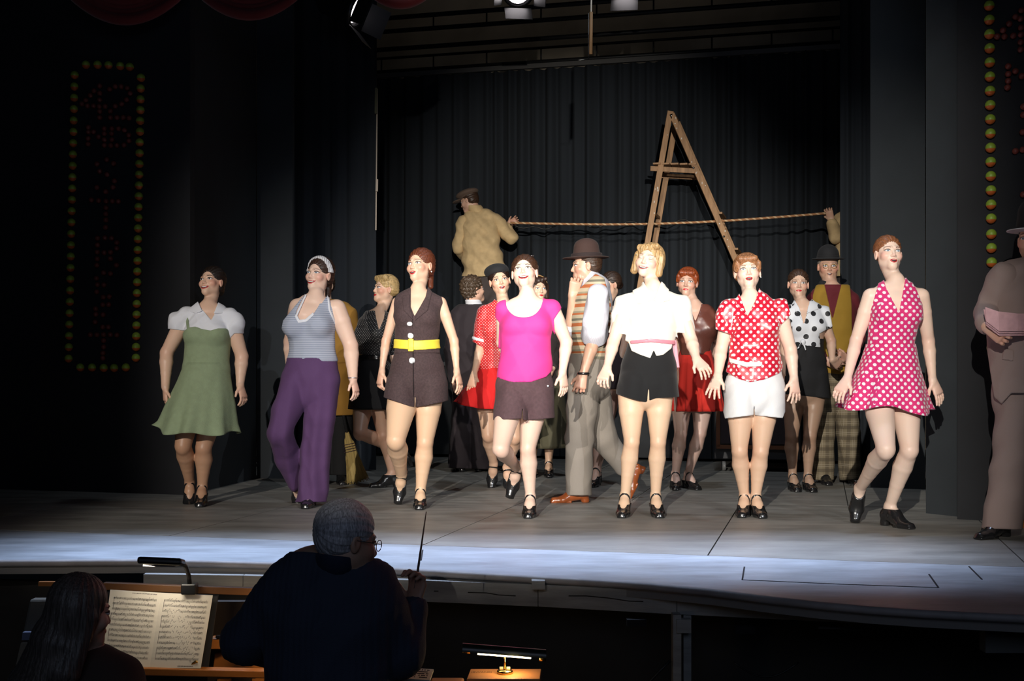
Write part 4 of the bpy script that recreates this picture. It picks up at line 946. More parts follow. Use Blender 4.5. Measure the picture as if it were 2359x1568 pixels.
# wooden piano end beside the conductor
r = empty('organ_console', W(530, 1500, 5.2), 'orange wooden console left of the conductor', 'console')
MB().prism([W(516, 1392, 5.2), W(600, 1392, 5.2), W(600, 1450, 5.2), W(513, 1450, 5.2)], (0, .03, 0)).build('upper_panel', wood, r, bevel=.004)
MB().prism([W(494, 1506, 5.15), W(600, 1508, 5.15), W(600, 1545, 5.15), W(490, 1545, 5.15)], (0, .03, 0)).build('lower_panel', wood, r, bevel=.004)
MB().box(W(515, 1478, 5.1), (.05, 0, 0), (0, .04, 0), (0, 0, .022)).build('key_block', wood, r, bevel=.004); MB().box(W(508, 1466, 5.06), (.018, 0, 0), (0, .01, 0), (0, 0, .005)).build('chrome_strip', mat('chrome', (.8, .8, .8), .15, 1), r)
MB().box(W(545, 1545, 5.2), (.12, 0, 0), (0, .02, 0), (0, 0, .30)).build('back_panel', mat('dark panel', (.02, .012, .008), .6), r)
MB().box(W(505, 1541, 5.06), (.012, 0, 0), (0, .004, 0), (0, 0, .003)).build('name_plate', mat('chrome', (.8, .8, .8), .15, 1), r)
MB().bar(W(520, 1560, 5.2), W(520, 2100, 5.2), .06).build('leg', wood, r); MB().bar(W(600, 1560, 5.2), W(600, 2100, 5.2), .06).build('leg', wood, r)
# brass lamp on a wooden box
DLM = 4.45
def lw(px, py, dd=0): return W(px, py, DLM + dd)
bx = empty('wooden_box', lw(1155, 1600), 'upright wooden box with scribbled capitals under the brass lamp', 'box'); ob = mat('orange box wood', (.55, .23, .065), .55, bump=.2, bscale=30, vary=.12, vscale=8)
zt = lw(1155, 1562)[2]; xl, xr = lw(1075, 0)[0], lw(1244, 0)[0]
Db = (CH - zt) * F / (1540 - HY); xl2, xr2 = (1084 - CX) * Db / F, (1247 - CX) * Db / F; Df = (CH - zt) * F / (1563 - HY); xl1, xr1 = (1075 - CX) * Df / F, (1244 - CX) * Df / F
MB().prism([(xl1, Df, zt), (xr1, Df, zt), (xr2, Db, zt), (xl2, Db, zt)], (0, 0, -.02)).build('lid', ob, bx, bevel=.003)
MB().prism([(xl1, Df + .004, zt - .02), (xr1, Df + .004, zt - .02), (xr2, Db - .004, zt - .02), (xl2, Db - .004, zt - .02)], (0, 0, -(zt + 1.3) + .02)).build('carcass', ob, bx)
tx = bpy.data.curves.new('writing', 'FONT'); tx.body = '|BWANE|'; tx.size = .030; to = bpy.data.objects.new('tmp', tx); sc.collection.objects.link(to)
bpy.context.view_layer.update(); tm = bpy.data.meshes.new_from_object(to.evaluated_get(bpy.context.evaluated_depsgraph_get())); bpy.data.objects.remove(to)
ymid = Df * .45 + Db * .55
co = np.zeros(len(tm.vertices) * 3); tm.vertices.foreach_get('co', co); co = co.reshape(-1, 3); w_ = co[:, 0].max(); x0 = (1085 - CX) * ymid / F; x1 = (1132 - CX) * ymid / F
co[:, 0] = x0 + co[:, 0] / w_ * (x1 - x0); co[:, 1] = Df * .35 + Db * .65 - .010 + co[:, 1] * .9; co[:, 2] = zt + .0008; tm.vertices.foreach_set('co', co.ravel()); tm.update()
tm.materials.append(mat('felt pen', (.03, .015, .012), .8)); link('writing', tm, bx)
bl_ = empty('brass_lamp', lw(1162, 1552, .06), 'small brass desk lamp with a glowing tube, standing on the wooden box', 'lamp'); br_ = mat('polished brass', (.62, .42, .13), .22, 1)
bc = np.array([(1163 - CX) * ymid / F, ymid, zt])
MB().lathe(bc, [(0, 0), (.030, 0), (.030, .008), (.026, .013), (.016, .016), (0, .017)], 28).build('base', br_, bl_, True)
for dx in (-.013, .013): MB().box(bc + [dx, .004, .019], (.007, 0, 0), (0, .004, 0), (0, 0, .004)).build('switch', mat('cream switch', (.6, .6, .45), .4), bl_, bevel=.001)
top_ = np.array([(1163 - CX) * ymid / F, ymid, CH + (HY - 1504) * ymid / F]); MB().tube([bc + [0, 0, .01], top_], .0035, 10).build('stem', br_, bl_, True)
La = np.array([(1066 - CX) * ymid / F, ymid, CH + (HY - 1499) * ymid / F]); Lb = np.array([(1258 - CX) * ymid / F, ymid, CH + (HY - 1514) * ymid / F]); dl = Lb - La
MB().tube([La + dl * .18 , La + dl * .82], .0095, 12).build('glowing_tube', mat('lamp glow', (1, .9, .7), .3, emit=(1, .80, .48), est=9), bl_, True)
MB().tube([La, La + dl * .09], .0085, 12).build('end_cap', br_, bl_, True); MB().tube([La + dl * .92 + [0, 0, -.006], Lb + [0, 0, -.006]], .0090, 12).build('end_cap', br_, bl_, True)
MB().tube([La + dl * .05, La + dl * .95], .003, 8).build('rod', br_, bl_, True)
sh = MB(); ux = unit(dl); vs = []
for t in (0, 1):
    for k in range(13):
        a = math.pi * (k / 12.0) ; vs.append(La + dl * t + np.array([0, -1, 0]) * .024 * math.cos(a) * 1.0 + np.array([0, 0, 1]) * (.028 * math.sin(a) + .002))
vs2 = [v + np.array([0, 0, .0015]) for v in vs]; sh.add(vs, [(k, k + 1, 14 + k, 13 + k) for k in range(12)]); sh.build('shade', mat('dark green shade', (.015, .020, .014), .3), bl_, True)
pl_ = bpy.data.lights.new('brass_lamp_light', 'POINT'); pl_.energy = .55; pl_.color = (1, .68, .34); pl_.shadow_soft_size = .02; o = bpy.data.objects.new('brass_lamp_light', pl_); sc.collection.objects.link(o); o.location = [float(v) for v in (La + Lb) / 2 + np.array([.03, -.03, -.018])]
r = empty('wooden_stool', lw(1035, 1580), 'low orange wooden stool top left of the box', 'stool'); MB().box(W(1030, 1575, 4.4), (.06, 0, 0), (0, .05, 0), (0, 0, .012)).build('top', ob, r, bevel=.008); 
for dx in (-.05, .05): MB().bar(W(1030, 1578, 4.4) + [dx, 0, 0], (W(1030, 1578, 4.4)[0] + dx, 4.4, -1.3), .02).build('leg', ob, r)
r = empty('second_score', W(945, 1560, 4.5), 'second open score half hidden by the conductor arm', 'sheet music')
zq = CH - (1548 - HY) * 4.6 / F
MB().prism([W(905, 1560, 4.35), W(990, 1566, 4.35), W(999, 1541, 4.6), W(915, 1535, 4.6)], (0, 0, -.008)).build('pages', pgm, r)
mb = MB()
for k in range(5):
    for l in range(24):
        if random.random() < .75: u, v = .06 + l * .036, .15 + k * .17; c = (W(905, 1560, 4.35) * (1 - u) + W(990, 1566, 4.35) * u) * v + (W(915, 1535, 4.6) * (1 - u) + W(999, 1541, 4.6) * u) * (1 - v) + [0, 0, .001]; mb.box(c, (.0022, 0, 0), (0, .006, 0), (0, 0, .0003))
mb.build('notes', ink, r, kind='stuff')
MB().box(W(950, 1600, 4.45), (.10, 0, 0), (0, .10, 0), (0, 0, .01)).build('stand_plate', bkp, r); MB().tube([W(950, 1600, 4.45), (W(950, 1600, 4.45)[0], 4.45, -1.3)], .012, 8).build('stand_pole', bkp, r, True)

# unseen flags, added to block spotlight spill onto the pit and side walls
for i, (L, c) in enumerate(KEYS):
    L = np.array(L); f = 1.2; y = L[1] + f
    zb_ = L[2] - L[2] * f / (c['bottom'] - L[1])
    xr_ = L[0] + (c['right'][0] - L[0]) * f / (c['right'][1] - L[1]); xl_ = L[0] + (c['left'][0] - L[0]) * f / (c['left'][1] - L[1])
    r = empty('shutter_frame', (L[0], y, zb_), ['black shutter frame before the strongest house spotlight', 'black shutter frame before the left house spotlight', 'black shutter frame before the right house spotlight'][i], 'shutter')
    MB().box(((xl_ + xr_) / 2, y, zb_ - .15), (.42, 0, 0), (0, .002, 0), (0, 0, .15)).build('lower_blade', BLKM, r)
    MB().box((xr_ + .12, y + .008, zb_ + .16), (.12, 0, 0), (0, .002, 0), (0, 0, .36)).build('side_blade', BLKM, r)
    MB().box((xl_ - .12, y + .016, zb_ + .16), (.12, 0, 0), (0, .002, 0), (0, 0, .36)).build('side_blade', BLKM, r)
    MB().tube([(xl_ - .2, y + .03, zb_ - .1), (xl_ - .2, y + .03, 7.5)], .015, 8).build('hanger', BLKM, r, True)
# ---------------------------------------------------------------- cloth materials
SHOE = mat('black shoe leather', (.012, .012, .013), .22, coat=.5)
C_ = lambda n, c, **k: mat(n, c, **{**dict(rough=.85, bump=.25, bscale=350, sheen=.03), **k})
TAN = (.66, .40, .22); TANL = (.72, .47, .29); PALE = (.74, .56, .46)
def only(k): return True
def shift(pts, dx, dy): return [(a + dx, b + dy) for a, b in pts]
def collar(f, pts, items, m, t=.017, name='collar', front=-.02):
    f.cloth(name, items, t, m, keep=[f.px(pts, front=front)], h=min(f.h, .005))

def green_dress():
    f = Fig('woman in a sage green pinafore dress over a white puff-sleeved blouse', 8.12, 478, h=.0058, skin='warm', fat=1.12, legfat=1.10, tights=(.50, .29, .18))
    f.set_head(474, 642, yaw=-20, pitch=14, roll=3, hs=.92)
    f.set_torso([(722, 480, 38, .075), (748, 479, 46, .105), (778, 479, 48, .112), (815, 477, 46, .105), (850, 475, 49, .115), (890, 472, 54, .125), (912, 472, 50, .115)])
    f.set_bust(768, r=.066, fwd=.062); f.set_neck(481, 706, 0)
    f.arm('a', (424, 727, 0), (384, 812, .02), (381, 890, -.06), (382, 935, -.06), thumb=(.5, -1, 0), curl=.5, r=1.12)
    f.arm('b', (534, 729, 0), (557, 820, .04), (553, 885, 0), (563, 920, -.02), thumb=(-.4, -1, 0), curl=.5, r=1.1)
    f.leg('a', f.hip('a', .09), (422, 1028, -.10), (437, 1110, .10), fdir=(.2, -.8, -.45), planted=False, heel=.035)
    f.leg('b', f.hip('b', .07), (469, 1033, -.04), (466, 1139, 0), fdir=(.15, -1, 0), heel=.035)
    f.build_body(); f.face('smile', brow=(.03, .015, .01), iris=(.05, .03, .02)); f.shoe('a'); f.shoe('b')
    f.hair((.018, .011, .008), 'bun_low')
    wt = C_('white cotton', (.78, .79, .84)); gr = C_('sage linen', (.27, .34, .20), bump=.5, bscale=200, vary=.06, vscale=30)
    puff = [ell(f.P(409, 742), (.058, .062, .066)), ell(f.P(543, 745), (.056, .062, .064))]
    f.cloth('blouse', f.up('torso', 'arma', 'armb') + puff, .008, wt, keep=[f.px([(388, 690), (575, 690), (572, 768), (540, 768), (520, 790), (435, 790), (428, 762), (386, 757)])], cut=[f.px([(452, 670), (508, 670), (504, 702), (487, 737), (458, 703)], front=-.03), f.px([(455, 650), (508, 650), (508, 698), (455, 698)])], disp=f.wr(.004, 1.4))
    collar(f, [(456, 694), (428, 716), (452, 722), (466, 716)], f.up('torso', 'neck'), wt); collar(f, [(503, 696), (522, 706), (514, 722), (492, 722)], f.up('torso', 'neck'), wt)
    f.cloth('bodice', f.up('torso'), .015, gr, keep=[f.px([(410, 790), (424, 762), (434, 754), (450, 752), (468, 758), (485, 761), (502, 756), (520, 756), (534, 764), (550, 800), (560, 862), (400, 862)])], disp=f.wr(.0015))
    for q in ([(430, 757), (437, 757), (431, 718), (426, 718)], [(525, 758), (531, 758), (536, 722), (531, 722)]): f.cloth('shoulder_strap', f.up('torso'), .013, gr, keep=[f.px(q, front=-.03)], h=.004)
    f.skirt('skirt', [(835, 476, 50, .135), (880, 471, 62, .165), (930, 464, 77, .21, -.02), (975, 459, 86, .25, -.03), (996, 456, 93, .27, -.03)], gr, nf=9, amp=.075, hem=lambda a: .05 * np.cos(a - math.pi) ** 3 * (np.cos(a) < 0) + .012 * np.sin(5 * a), ph=.6)
def purple_trousers():
    f = Fig('woman in a grey striped halter top and wide purple trousers', 8.02, 718, h=.0058, skin='fair', fat=1.14)
    f.set_head(720, 627, yaw=-27, pitch=6, roll=-4, hs=.97)
    f.set_torso([(705, 728, 42, .07), (728, 718, 54, .105), (752, 715, 54, .118), (795, 720, 48, .105), (830, 720, 54, .115), (872, 716, 64, .13), (900, 715, 62, .125)])
    f.set_bust(750, sep=.075, r=.078, fwd=.072, px=710); f.set_neck(728, 680, 0)
    f.arm('a', (680, 706, .02), (668, 786, .10), (668, 850, .12), (670, 890, .12), r=1.05)
    f.arm('b', (781, 711, .02), (808, 795, .02), (813, 870, -.08), (826, 925, -.10), thumb=(-.3, -1, -.2), curl=.45, splay=.14, r=1.22)
    f.leg('a', f.hip('a', .09), (645, 1000, -.18), (684, 1108, .15), fdir=(-.15, -.25, -.9), fup=(-.1, -1, .3), planted=False, heel=.035)
    f.leg('b', f.hip('b', .08), (733, 1020, 0), (716, 1142, 0), fdir=(-.05, -1, 0), heel=.03)
    f.build_body(); f.face('smile', brow=(.10, .06, .04), iris=(.14, .18, .22), lips='red'); f.shoe('a'); f.shoe('b')
    f.hair((.045, .022, .014), 'pony')
    pu = C_('purple crepe', (.095, .04, .125), bump=.3, bscale=260)
    n, m = None, None
    st = stripes('grey stripes', [(0, (.36, .40, .50)), (.45, (.20, .23, .31)), (.62, (.46, .49, .58))], .0145)
    keep = [f.px([(703, 676), (722, 676), (740, 700), (757, 676), (763, 704), (778, 742), (792, 775), (792, 832), (650, 832), (646, 770), (652, 738), (680, 704)])]
    neckl = [(712, 660), (684, 712), (680, 728), (688, 741), (706, 739), (724, 722), (754, 668)]
    f.cloth('halter_top', f.up('torso', 'neck'), .010, st, keep=keep, cut=[f.px(neckl, front=-.10, sm=1), f.px([(600, 600), (820, 600), (820, 735), (600, 735)], back=-.02)], disp=f.wr(.0022, 1.3))
    f.cloth('neck_trim', f.up('torso', 'neck'), .014, C_('white cotton', (.78, .79, .84)), keep=[f.px([(753, 676), (758, 676), (761, 712), (777, 748), (773, 750), (757, 714)], front=-.12)], h=.0035)
    f.cloth('neckline_edge', f.up('torso', 'neck'), .013, C_('white cotton', (.78, .79, .84)), keep=[f.px([(707, 678), (703, 678), (679, 728), (687, 744), (706, 741), (724, 724), (721, 719), (703, 735), (690, 736), (685, 727)], front=-.12)], h=.0035)
    tr = f.tube([(716, 832, 0, .160, .130), (716, 870, 0, .182, .145), (716, 892, 0, .178, .14)])
    la = f.tube([(683, 880, -.02, .095, .12), (660, 945, -.10, .094, .11), (643, 995, -.16, .080, .09)], .02) + f.tube([(646, 1000, -.12, .082, .09), (664, 1050, .04, .086, .10), (680, 1108, .13, .062, .075)], .03)
    lb = f.tube([(745, 885, 0, .105, .125), (737, 960, -.01, .102, .11), (729, 1030, 0, .094, .10), (722, 1100, 0, .096, .10), (716, 1170, 0, .108, .105)], .02)
    lbm = lambda x, y, z: .006 * np.sin(75 * dotg(x, y, 0 * z, f.S) + 1.5 * np.sin(6 * z)) * np.clip((1.0 - z) * 1.6, 0, 1) + f.wr(.003, .8, 2)(x, y, z)
    f.cloth('trousers', tr + la + lb + f.infl(f.torso[-2:] + f.legs['a'][:5] + f.legs['b'][:2], .010), .0, pu, keep=[f.px([(590, 824), (810, 824), (830, 1156), (560, 1156)])], disp=lbm)
    f.cloth('headband', f.headp, .020, stripes('white and black band', [(0, (.75, .75, .78)), (.55, (.03, .03, .04)), (.75, (.7, .7, .73))], .012, True), keep=[(lambda p, n: lambda x, y, z: np.abs(dotg(x - p[0], y - p[1], z - p[2], n)) - .017)(f.L(0, -.005, .04), unit(f.hF * .95 - f.hU * .35)), f.hat_plane(.015)], h=.0035)
    mb = MB(); p = f.J['wrb']; mb.tube([p + .031 * (f.S * math.cos(a) + f.Fw * math.sin(a)) for a in np.linspace(0, 6.3, 20)], .004, 6); mb.build('bracelet', mat('silver', (.7, .7, .72), .25, 1), f.root, True)
    return f
def brown_romper():
    f = Fig('woman in a dark brown sleeveless playsuit with a yellow belt', 7.97, 962, h=.0056, skin='warm', tights=(.74, .50, .33), legfat=1.12)
    f.set_head(953, 606, yaw=-30, pitch=8, roll=4, hs=.98)
    f.set_torso([(690, 963, 42, .07), (712, 962, 50, .10), (735, 961, 50, .11), (790, 960, 45, .092), (825, 961, 52, .11), (868, 961, 63, .125), (895, 962, 60, .12)])
    f.set_bust(728, r=.062, fwd=.060); f.set_neck(963, 668, 0)
    f.arm('a', (910, 697, 0), (889, 785, .02), (880, 852, -.02), (870, 908, -.04), thumb=(.6, -1, 0), curl=.8, r=.82)
    f.arm('b', (1021, 697, 0), (1046, 785, .02), (1052, 853, -.03), (1063, 902, -.05), thumb=(-.4, -1, 0), curl=.3, splay=.16, r=.85)
    f.leg('a', f.hip('a', .088), (912, 1015, -.22), (925, 1092, .10), fdir=(-.15, -.35, -.9), fup=(0, -1, .2), planted=False, heel=.03, r=1.12)
    f.leg('b', f.hip('b', .082), (979, 1020, -.02), (969, 1140, 0), fdir=(.03, -1, 0), heel=.025)
    f.build_body(); f.face('open', brow=(.14, .07, .04), iris=(.16, .18, .20)); f.shoe('a'); f.shoe('b')
    f.hair((.13, .035, .016), 'pony')
    br = C_('brown wool', (.058, .034, .036), vary=.25, vscale=90)
    f.cloth('bodice', f.up('torso'), .012, br, keep=[f.px([(944, 655), (918, 676), (903, 688), (898, 700), (912, 745), (908, 800), (908, 812), (1012, 812), (1012, 745), (1022, 720), (1026, 690), (985, 668), (960, 690)], grow=.004)], cut=[f.px([(947, 645), (990, 650), (983, 680), (955, 728), (946, 706)], front=-.05), f.px([(950, 640), (988, 640), (986, 668), (950, 668)])], disp=f.wr(.002))
    for q in ([(944, 676), (926, 682), (930, 715), (952, 738), (949, 720), (943, 705)], [(986, 660), (996, 672), (985, 715), (955, 740), (958, 724), (980, 684)]): collar(f, q, f.up('torso', 'neck'), br, .018, front=-.06)
    sh = f.tube([(800, 960, 0, .135, .10), (845, 961, 0, .175, .13), (880, 961, 0, .19, .145)])
    la = f.tube([(880, 930, 0, .11, .14)][:0] or [(925, 885, -.02, .105, .135), (920, 945, -.06, .112, .14)], .012); lb = f.tube([(995, 885, 0, .105, .135), (996, 945, 0, .108, .14)], .012)
    sh = f.tube([(960, 806, 0, .132, .105), (961, 845, 0, .172, .135), (961, 875, 0, .188, .145)])
    f.cloth('shorts', sh + la + lb + f.infl(f.torso + f.legs['a'][:1] + f.legs['b'][:1], .007), .0, br, keep=[f.px([(870, 795), (1050, 795), (1040, 920), (1020, 926), (960, 938), (945, 936), (884, 915), (870, 905)])], cut=[f.px([(955, 914), (957, 914), (959, 960), (954, 960)])], disp=f.wr(.0018, .6))
    ye = mat('yellow belt', (.86, .72, .07), .5)
    f.cloth('placket', f.up('torso') + sh, .0135, C_('dark seam', (.018, .010, .011)), keep=[f.px([(949.5, 728), (951.3, 728), (953.5, 935), (951.7, 935)], front=0)], h=.003)
    f.cloth('belt', f.up('torso'), .020, ye, keep=[f.px([(895, 780), (960, 784), (1020, 781), (1020, 802), (960, 806), (895, 801)])], h=.005)
    f.cloth('buckle', f.up('torso'), .028, ye, keep=[f.px([(940, 780), (953, 780), (953, 809), (940, 809)], front=0)], h=.004)
    for x, y in ((944, 744), (946, 773), (949, 830)): f.button('button', x, y, f.up('torso') + sh, .021, mat('white button', (.8, .8, .82), .3), .013)
    mb = MB(); mb.lathe(f.L(.084, -.012, -.05), [(0, -.006), (.006, 0), (0, .006)], 8); mb.build('earring', mat('pearl', (.8, .8, .8), .2), f.root, True)
def pink_top():
    f = Fig('smiling woman in a bright pink scoop-neck top and short brown shorts', 7.50, 1212, h=.0055, skin='pale', legfat=1.02, tights=(.80, .57, .46))
    f.set_head(1205, 617, yaw=-8, pitch=16, roll=4, hs=.96)
    f.set_torso([(708, 1216, 48, .07), (730, 1214, 56, .10), (752, 1212, 57, .112), (800, 1211, 52, .10), (845, 1210, 56, .112), (888, 1209, 64, .125), (915, 1209, 62, .12)])
    f.set_bust(750, r=.064, fwd=.062, px=1212); f.set_neck(1215, 680, 0)
    f.arm('a', (1155, 712, 0), (1156, 788, .16), (1178, 840, .24), (1185, 880, .24), r=1.0)
    f.arm('b', (1278, 710, 0), (1305, 788, .04), (1296, 855, -.04), (1303, 922, -.05), thumb=(-.7, -.8, 0), curl=.3, splay=.06, r=1.08)
    f.leg('a', f.hip('a', .088), (1154, 1034, -.26), (1192, 1078, .22), fdir=(-.25, -.30, -.85), fup=(0, -1, .2), planted=False, heel=.03)
    f.leg('b', f.hip('b', .060), (1216, 1035, -.02), (1222, 1150, 0), fdir=(-.10, -1, 0), heel=.03)
    f.build_body(); f.face('smile', brow=(.07, .04, .03), iris=(.08, .08, .07), lips='red'); f.shoe('a'); f.shoe('b')
    f.hair((.06, .026, .014), 'bun_low')
    pk = C_('pink jersey', (.78, .045, .30), rough=.75, bump=.1)
    top = [(1150, 690), (1180, 668), (1248, 664), (1280, 682), (1297, 704), (1276, 736), (1280, 800), (1279, 846), (1258, 868), (1222, 880), (1178, 880), (1140, 868), (1148, 800), (1150, 742), (1133, 722), (1136, 704)]
    f.cloth('t_shirt', f.up('torso', 'arma', 'armb') + f.tube([(1212, 800, 0, .145, .12), (1210, 862, 0, .158, .135)]), .009, pk, keep=[f.px(top)], cut=[f.px([(1168, 650), (1164, 702), (1174, 719), (1188, 729), (1206, 731), (1224, 729), (1239, 719), (1250, 700), (1255, 650)], front=-.04, sm=2), f.px([(1170, 640), (1254, 640), (1252, 686), (1172, 686)])], disp=f.wr(.0028, .7, 3))
    br = C_('brown cotton', (.085, .045, .052), vary=.15, vscale=60)
    sh = f.tube([(1209, 850, 0, .155, .12), (1208, 895, 0, .172, .135), (1208, 915, 0, .172, .135)])
    la = f.tube([(1182, 905, -.02, .098, .125), (1178, 980, -.10, .102, .125)], .012); lb = f.tube([(1238, 905, 0, .098, .125), (1242, 980, 0, .102, .125)], .012)
    f.cloth('shorts', sh + la + lb + f.infl(f.torso + f.legs['a'][:1] + f.legs['b'][:1], .007), 0, br, keep=[f.px([(1130, 855), (1290, 845), (1285, 962), (1210, 968), (1196, 964), (1128, 968)])], cut=[f.px([(1203, 942), (1205, 942), (1206, 990), (1199, 990)])], disp=f.wr(.003, .9, 1))
    f.cloth('pocket_flap', sh + lb, .006, br, keep=[f.px([(1252, 880), (1276, 866), (1279, 896)], front=-.1)], h=.004)
    f.button('button', 1262, 889, sh + lb, .009, mat('metal snap', (.6, .6, .6), .3, 1), .006)
    mb = MB(); mb.tube([f.L(.05, .055, .088), f.L(.062, .03, .095)], .004, 6); mb.build('hair_clip', mat('silver', (.7, .7, .72), .25, 1), f.root, True)
def white_blouse():
    f = Fig('blonde woman in a white satin blouse and black velvet shorts, eyes shut', 7.52, 1500, h=.0055, skin='pale', tights=(.78, .54, .37))
    f.set_head(1487, 594, yaw=-24, pitch=10, roll=-10, hs=.96)
    f.set_torso([(692, 1503, 46, .07), (716, 1501, 54, .10), (742, 1500, 54, .11), (792, 1498, 46, .092), (830, 1495, 54, .11), (872, 1493, 62, .122), (900, 1490, 60, .12)])
    f.set_bust(735, r=.062, fwd=.058); f.set_neck(1506, 664, 0)
    f.arm('a', (1436, 698, 0), (1413, 788, -.04), (1399, 845, -.16), (1385, 882, -.22), thumb=(1, -.5, 0), curl=.75, splay=.12, r=1.08)
    f.arm('b', (1570, 698, 0), (1593, 785, -.04), (1604, 826, -.18), (1628, 856, -.26), thumb=(-1, -.3, -.4), curl=.5, splay=.12, r=1.08)
    f.leg('a', f.hip('a', .098), (1455, 1020, -.03), (1440, 1148, 0), fdir=(-.22, -1, 0), heel=.035)
    f.leg('b', f.hip('b', .080), (1516, 1020, -.03), (1510, 1148, 0), fdir=(.04, -1, 0), heel=.035)
    f.build_body(); f.face('smile', brow=(.25, .15, .08), closed=True, lips='pink'); f.shoe('a'); f.shoe('b')
    f.hair((.46, .29, .13), 'bob')
    wt = mat('ivory satin', (.86, .83, .74), .38, bump=.08, bscale=120, sheen=.3)
    sl = [seg(f.P(1438, 702), f.P(1426, 768), .056, .050, k=.02), seg(f.P(1568, 702), f.P(1579, 768), .056, .050, k=.02)]
    blo = f.up('torso') + sl + f.tube([(1500, 740, 0, .15, .125), (1498, 772, 0, .145, .122)])
    f.cloth('blouse', blo, .012, wt, keep=[f.px([(1392, 672), (1600, 662), (1618, 770), (1560, 766), (1562, 782), (1540, 790), (1455, 790), (1440, 785), (1442, 770), (1388, 765)])], cut=[f.px([(1482, 630), (1528, 630), (1524, 655), (1507, 690), (1480, 650)], front=-.03), f.px([(1484, 620), (1528, 620), (1528, 656), (1484, 656)])], disp=f.wr(.005, 1.1, 2))
    collar(f, [(1482, 648), (1456, 668), (1470, 700), (1500, 692), (1506, 690)], f.up('torso', 'neck'), wt, .020); collar(f, [(1524, 648), (1540, 662), (1545, 690), (1515, 700), (1507, 690)], f.up('torso', 'neck'), wt, .020)
    f.cloth('blouse_tails', f.up('torso') + f.tube([(1500, 795, 0, .14, .112), (1497, 830, 0, .158, .125)]), .016, wt, keep=[f.px([(1447, 786), (1550, 786), (1547, 802), (1528, 817), (1512, 820), (1506, 806), (1498, 825), (1475, 817), (1455, 808)], front=-.06)], h=.005)
    ps = mat('pink satin sash', (.70, .26, .33), .4)
    f.cloth('sash', f.up('torso') + f.tube([(1499, 786, 0, .135, .105), (1498, 793, 0, .135, .105)]) + blo, .022, ps, keep=[f.px([(1452, 784), (1500, 780), (1556, 784), (1556, 794), (1500, 788), (1452, 792)])], h=.005)
    mb = MB(); mb.box(f.P(1556, 815, -.02), f.S * .016, f.Fw * .006, np.array([.01, 0, -.085])); mb.box(f.P(1549, 806, -.03), f.S * .011, f.Fw * .006, np.array([.004, 0, -.06])); mb.build('sash_ends', ps, f.root, bevel=.004)
    bk = mat('black velvet', (.006, .006, .007), .9, sheen=.12)
    sh = f.tube([(1498, 796, 0, .142, .112), (1495, 845, 0, .168, .132), (1493, 880, 0, .176, .138)])
    la = f.tube([(1462, 875, -.02, .095, .125), (1456, 930, 0, .098, .125)], .010); lb = f.tube([(1525, 875, 0, .095, .125), (1530, 930, 0, .098, .125)], .010)
    f.cloth('shorts', sh + la + lb + f.infl(f.torso + f.legs['a'][:1] + f.legs['b'][:1], .007), .0, bk, keep=[f.px([(1430, 790), (1570, 790), (1566, 914), (1510, 917), (1487, 926), (1475, 924), (1418, 907)])], cut=[f.px([(1493, 896), (1495, 896), (1497, 960), (1489, 960)])], disp=f.wr(.0015, .6))
    mb = MB(); mb.tube([f.L(-.07, .04, .055), f.L(-.075, .02, .06)], .004, 6); mb.tube([f.L(-.076, .035, .02), f.L(-.078, .02, .025)], .004, 6); mb.build('hair_clip', mat('silver', (.7, .7, .72), .25, 1), f.root, True)
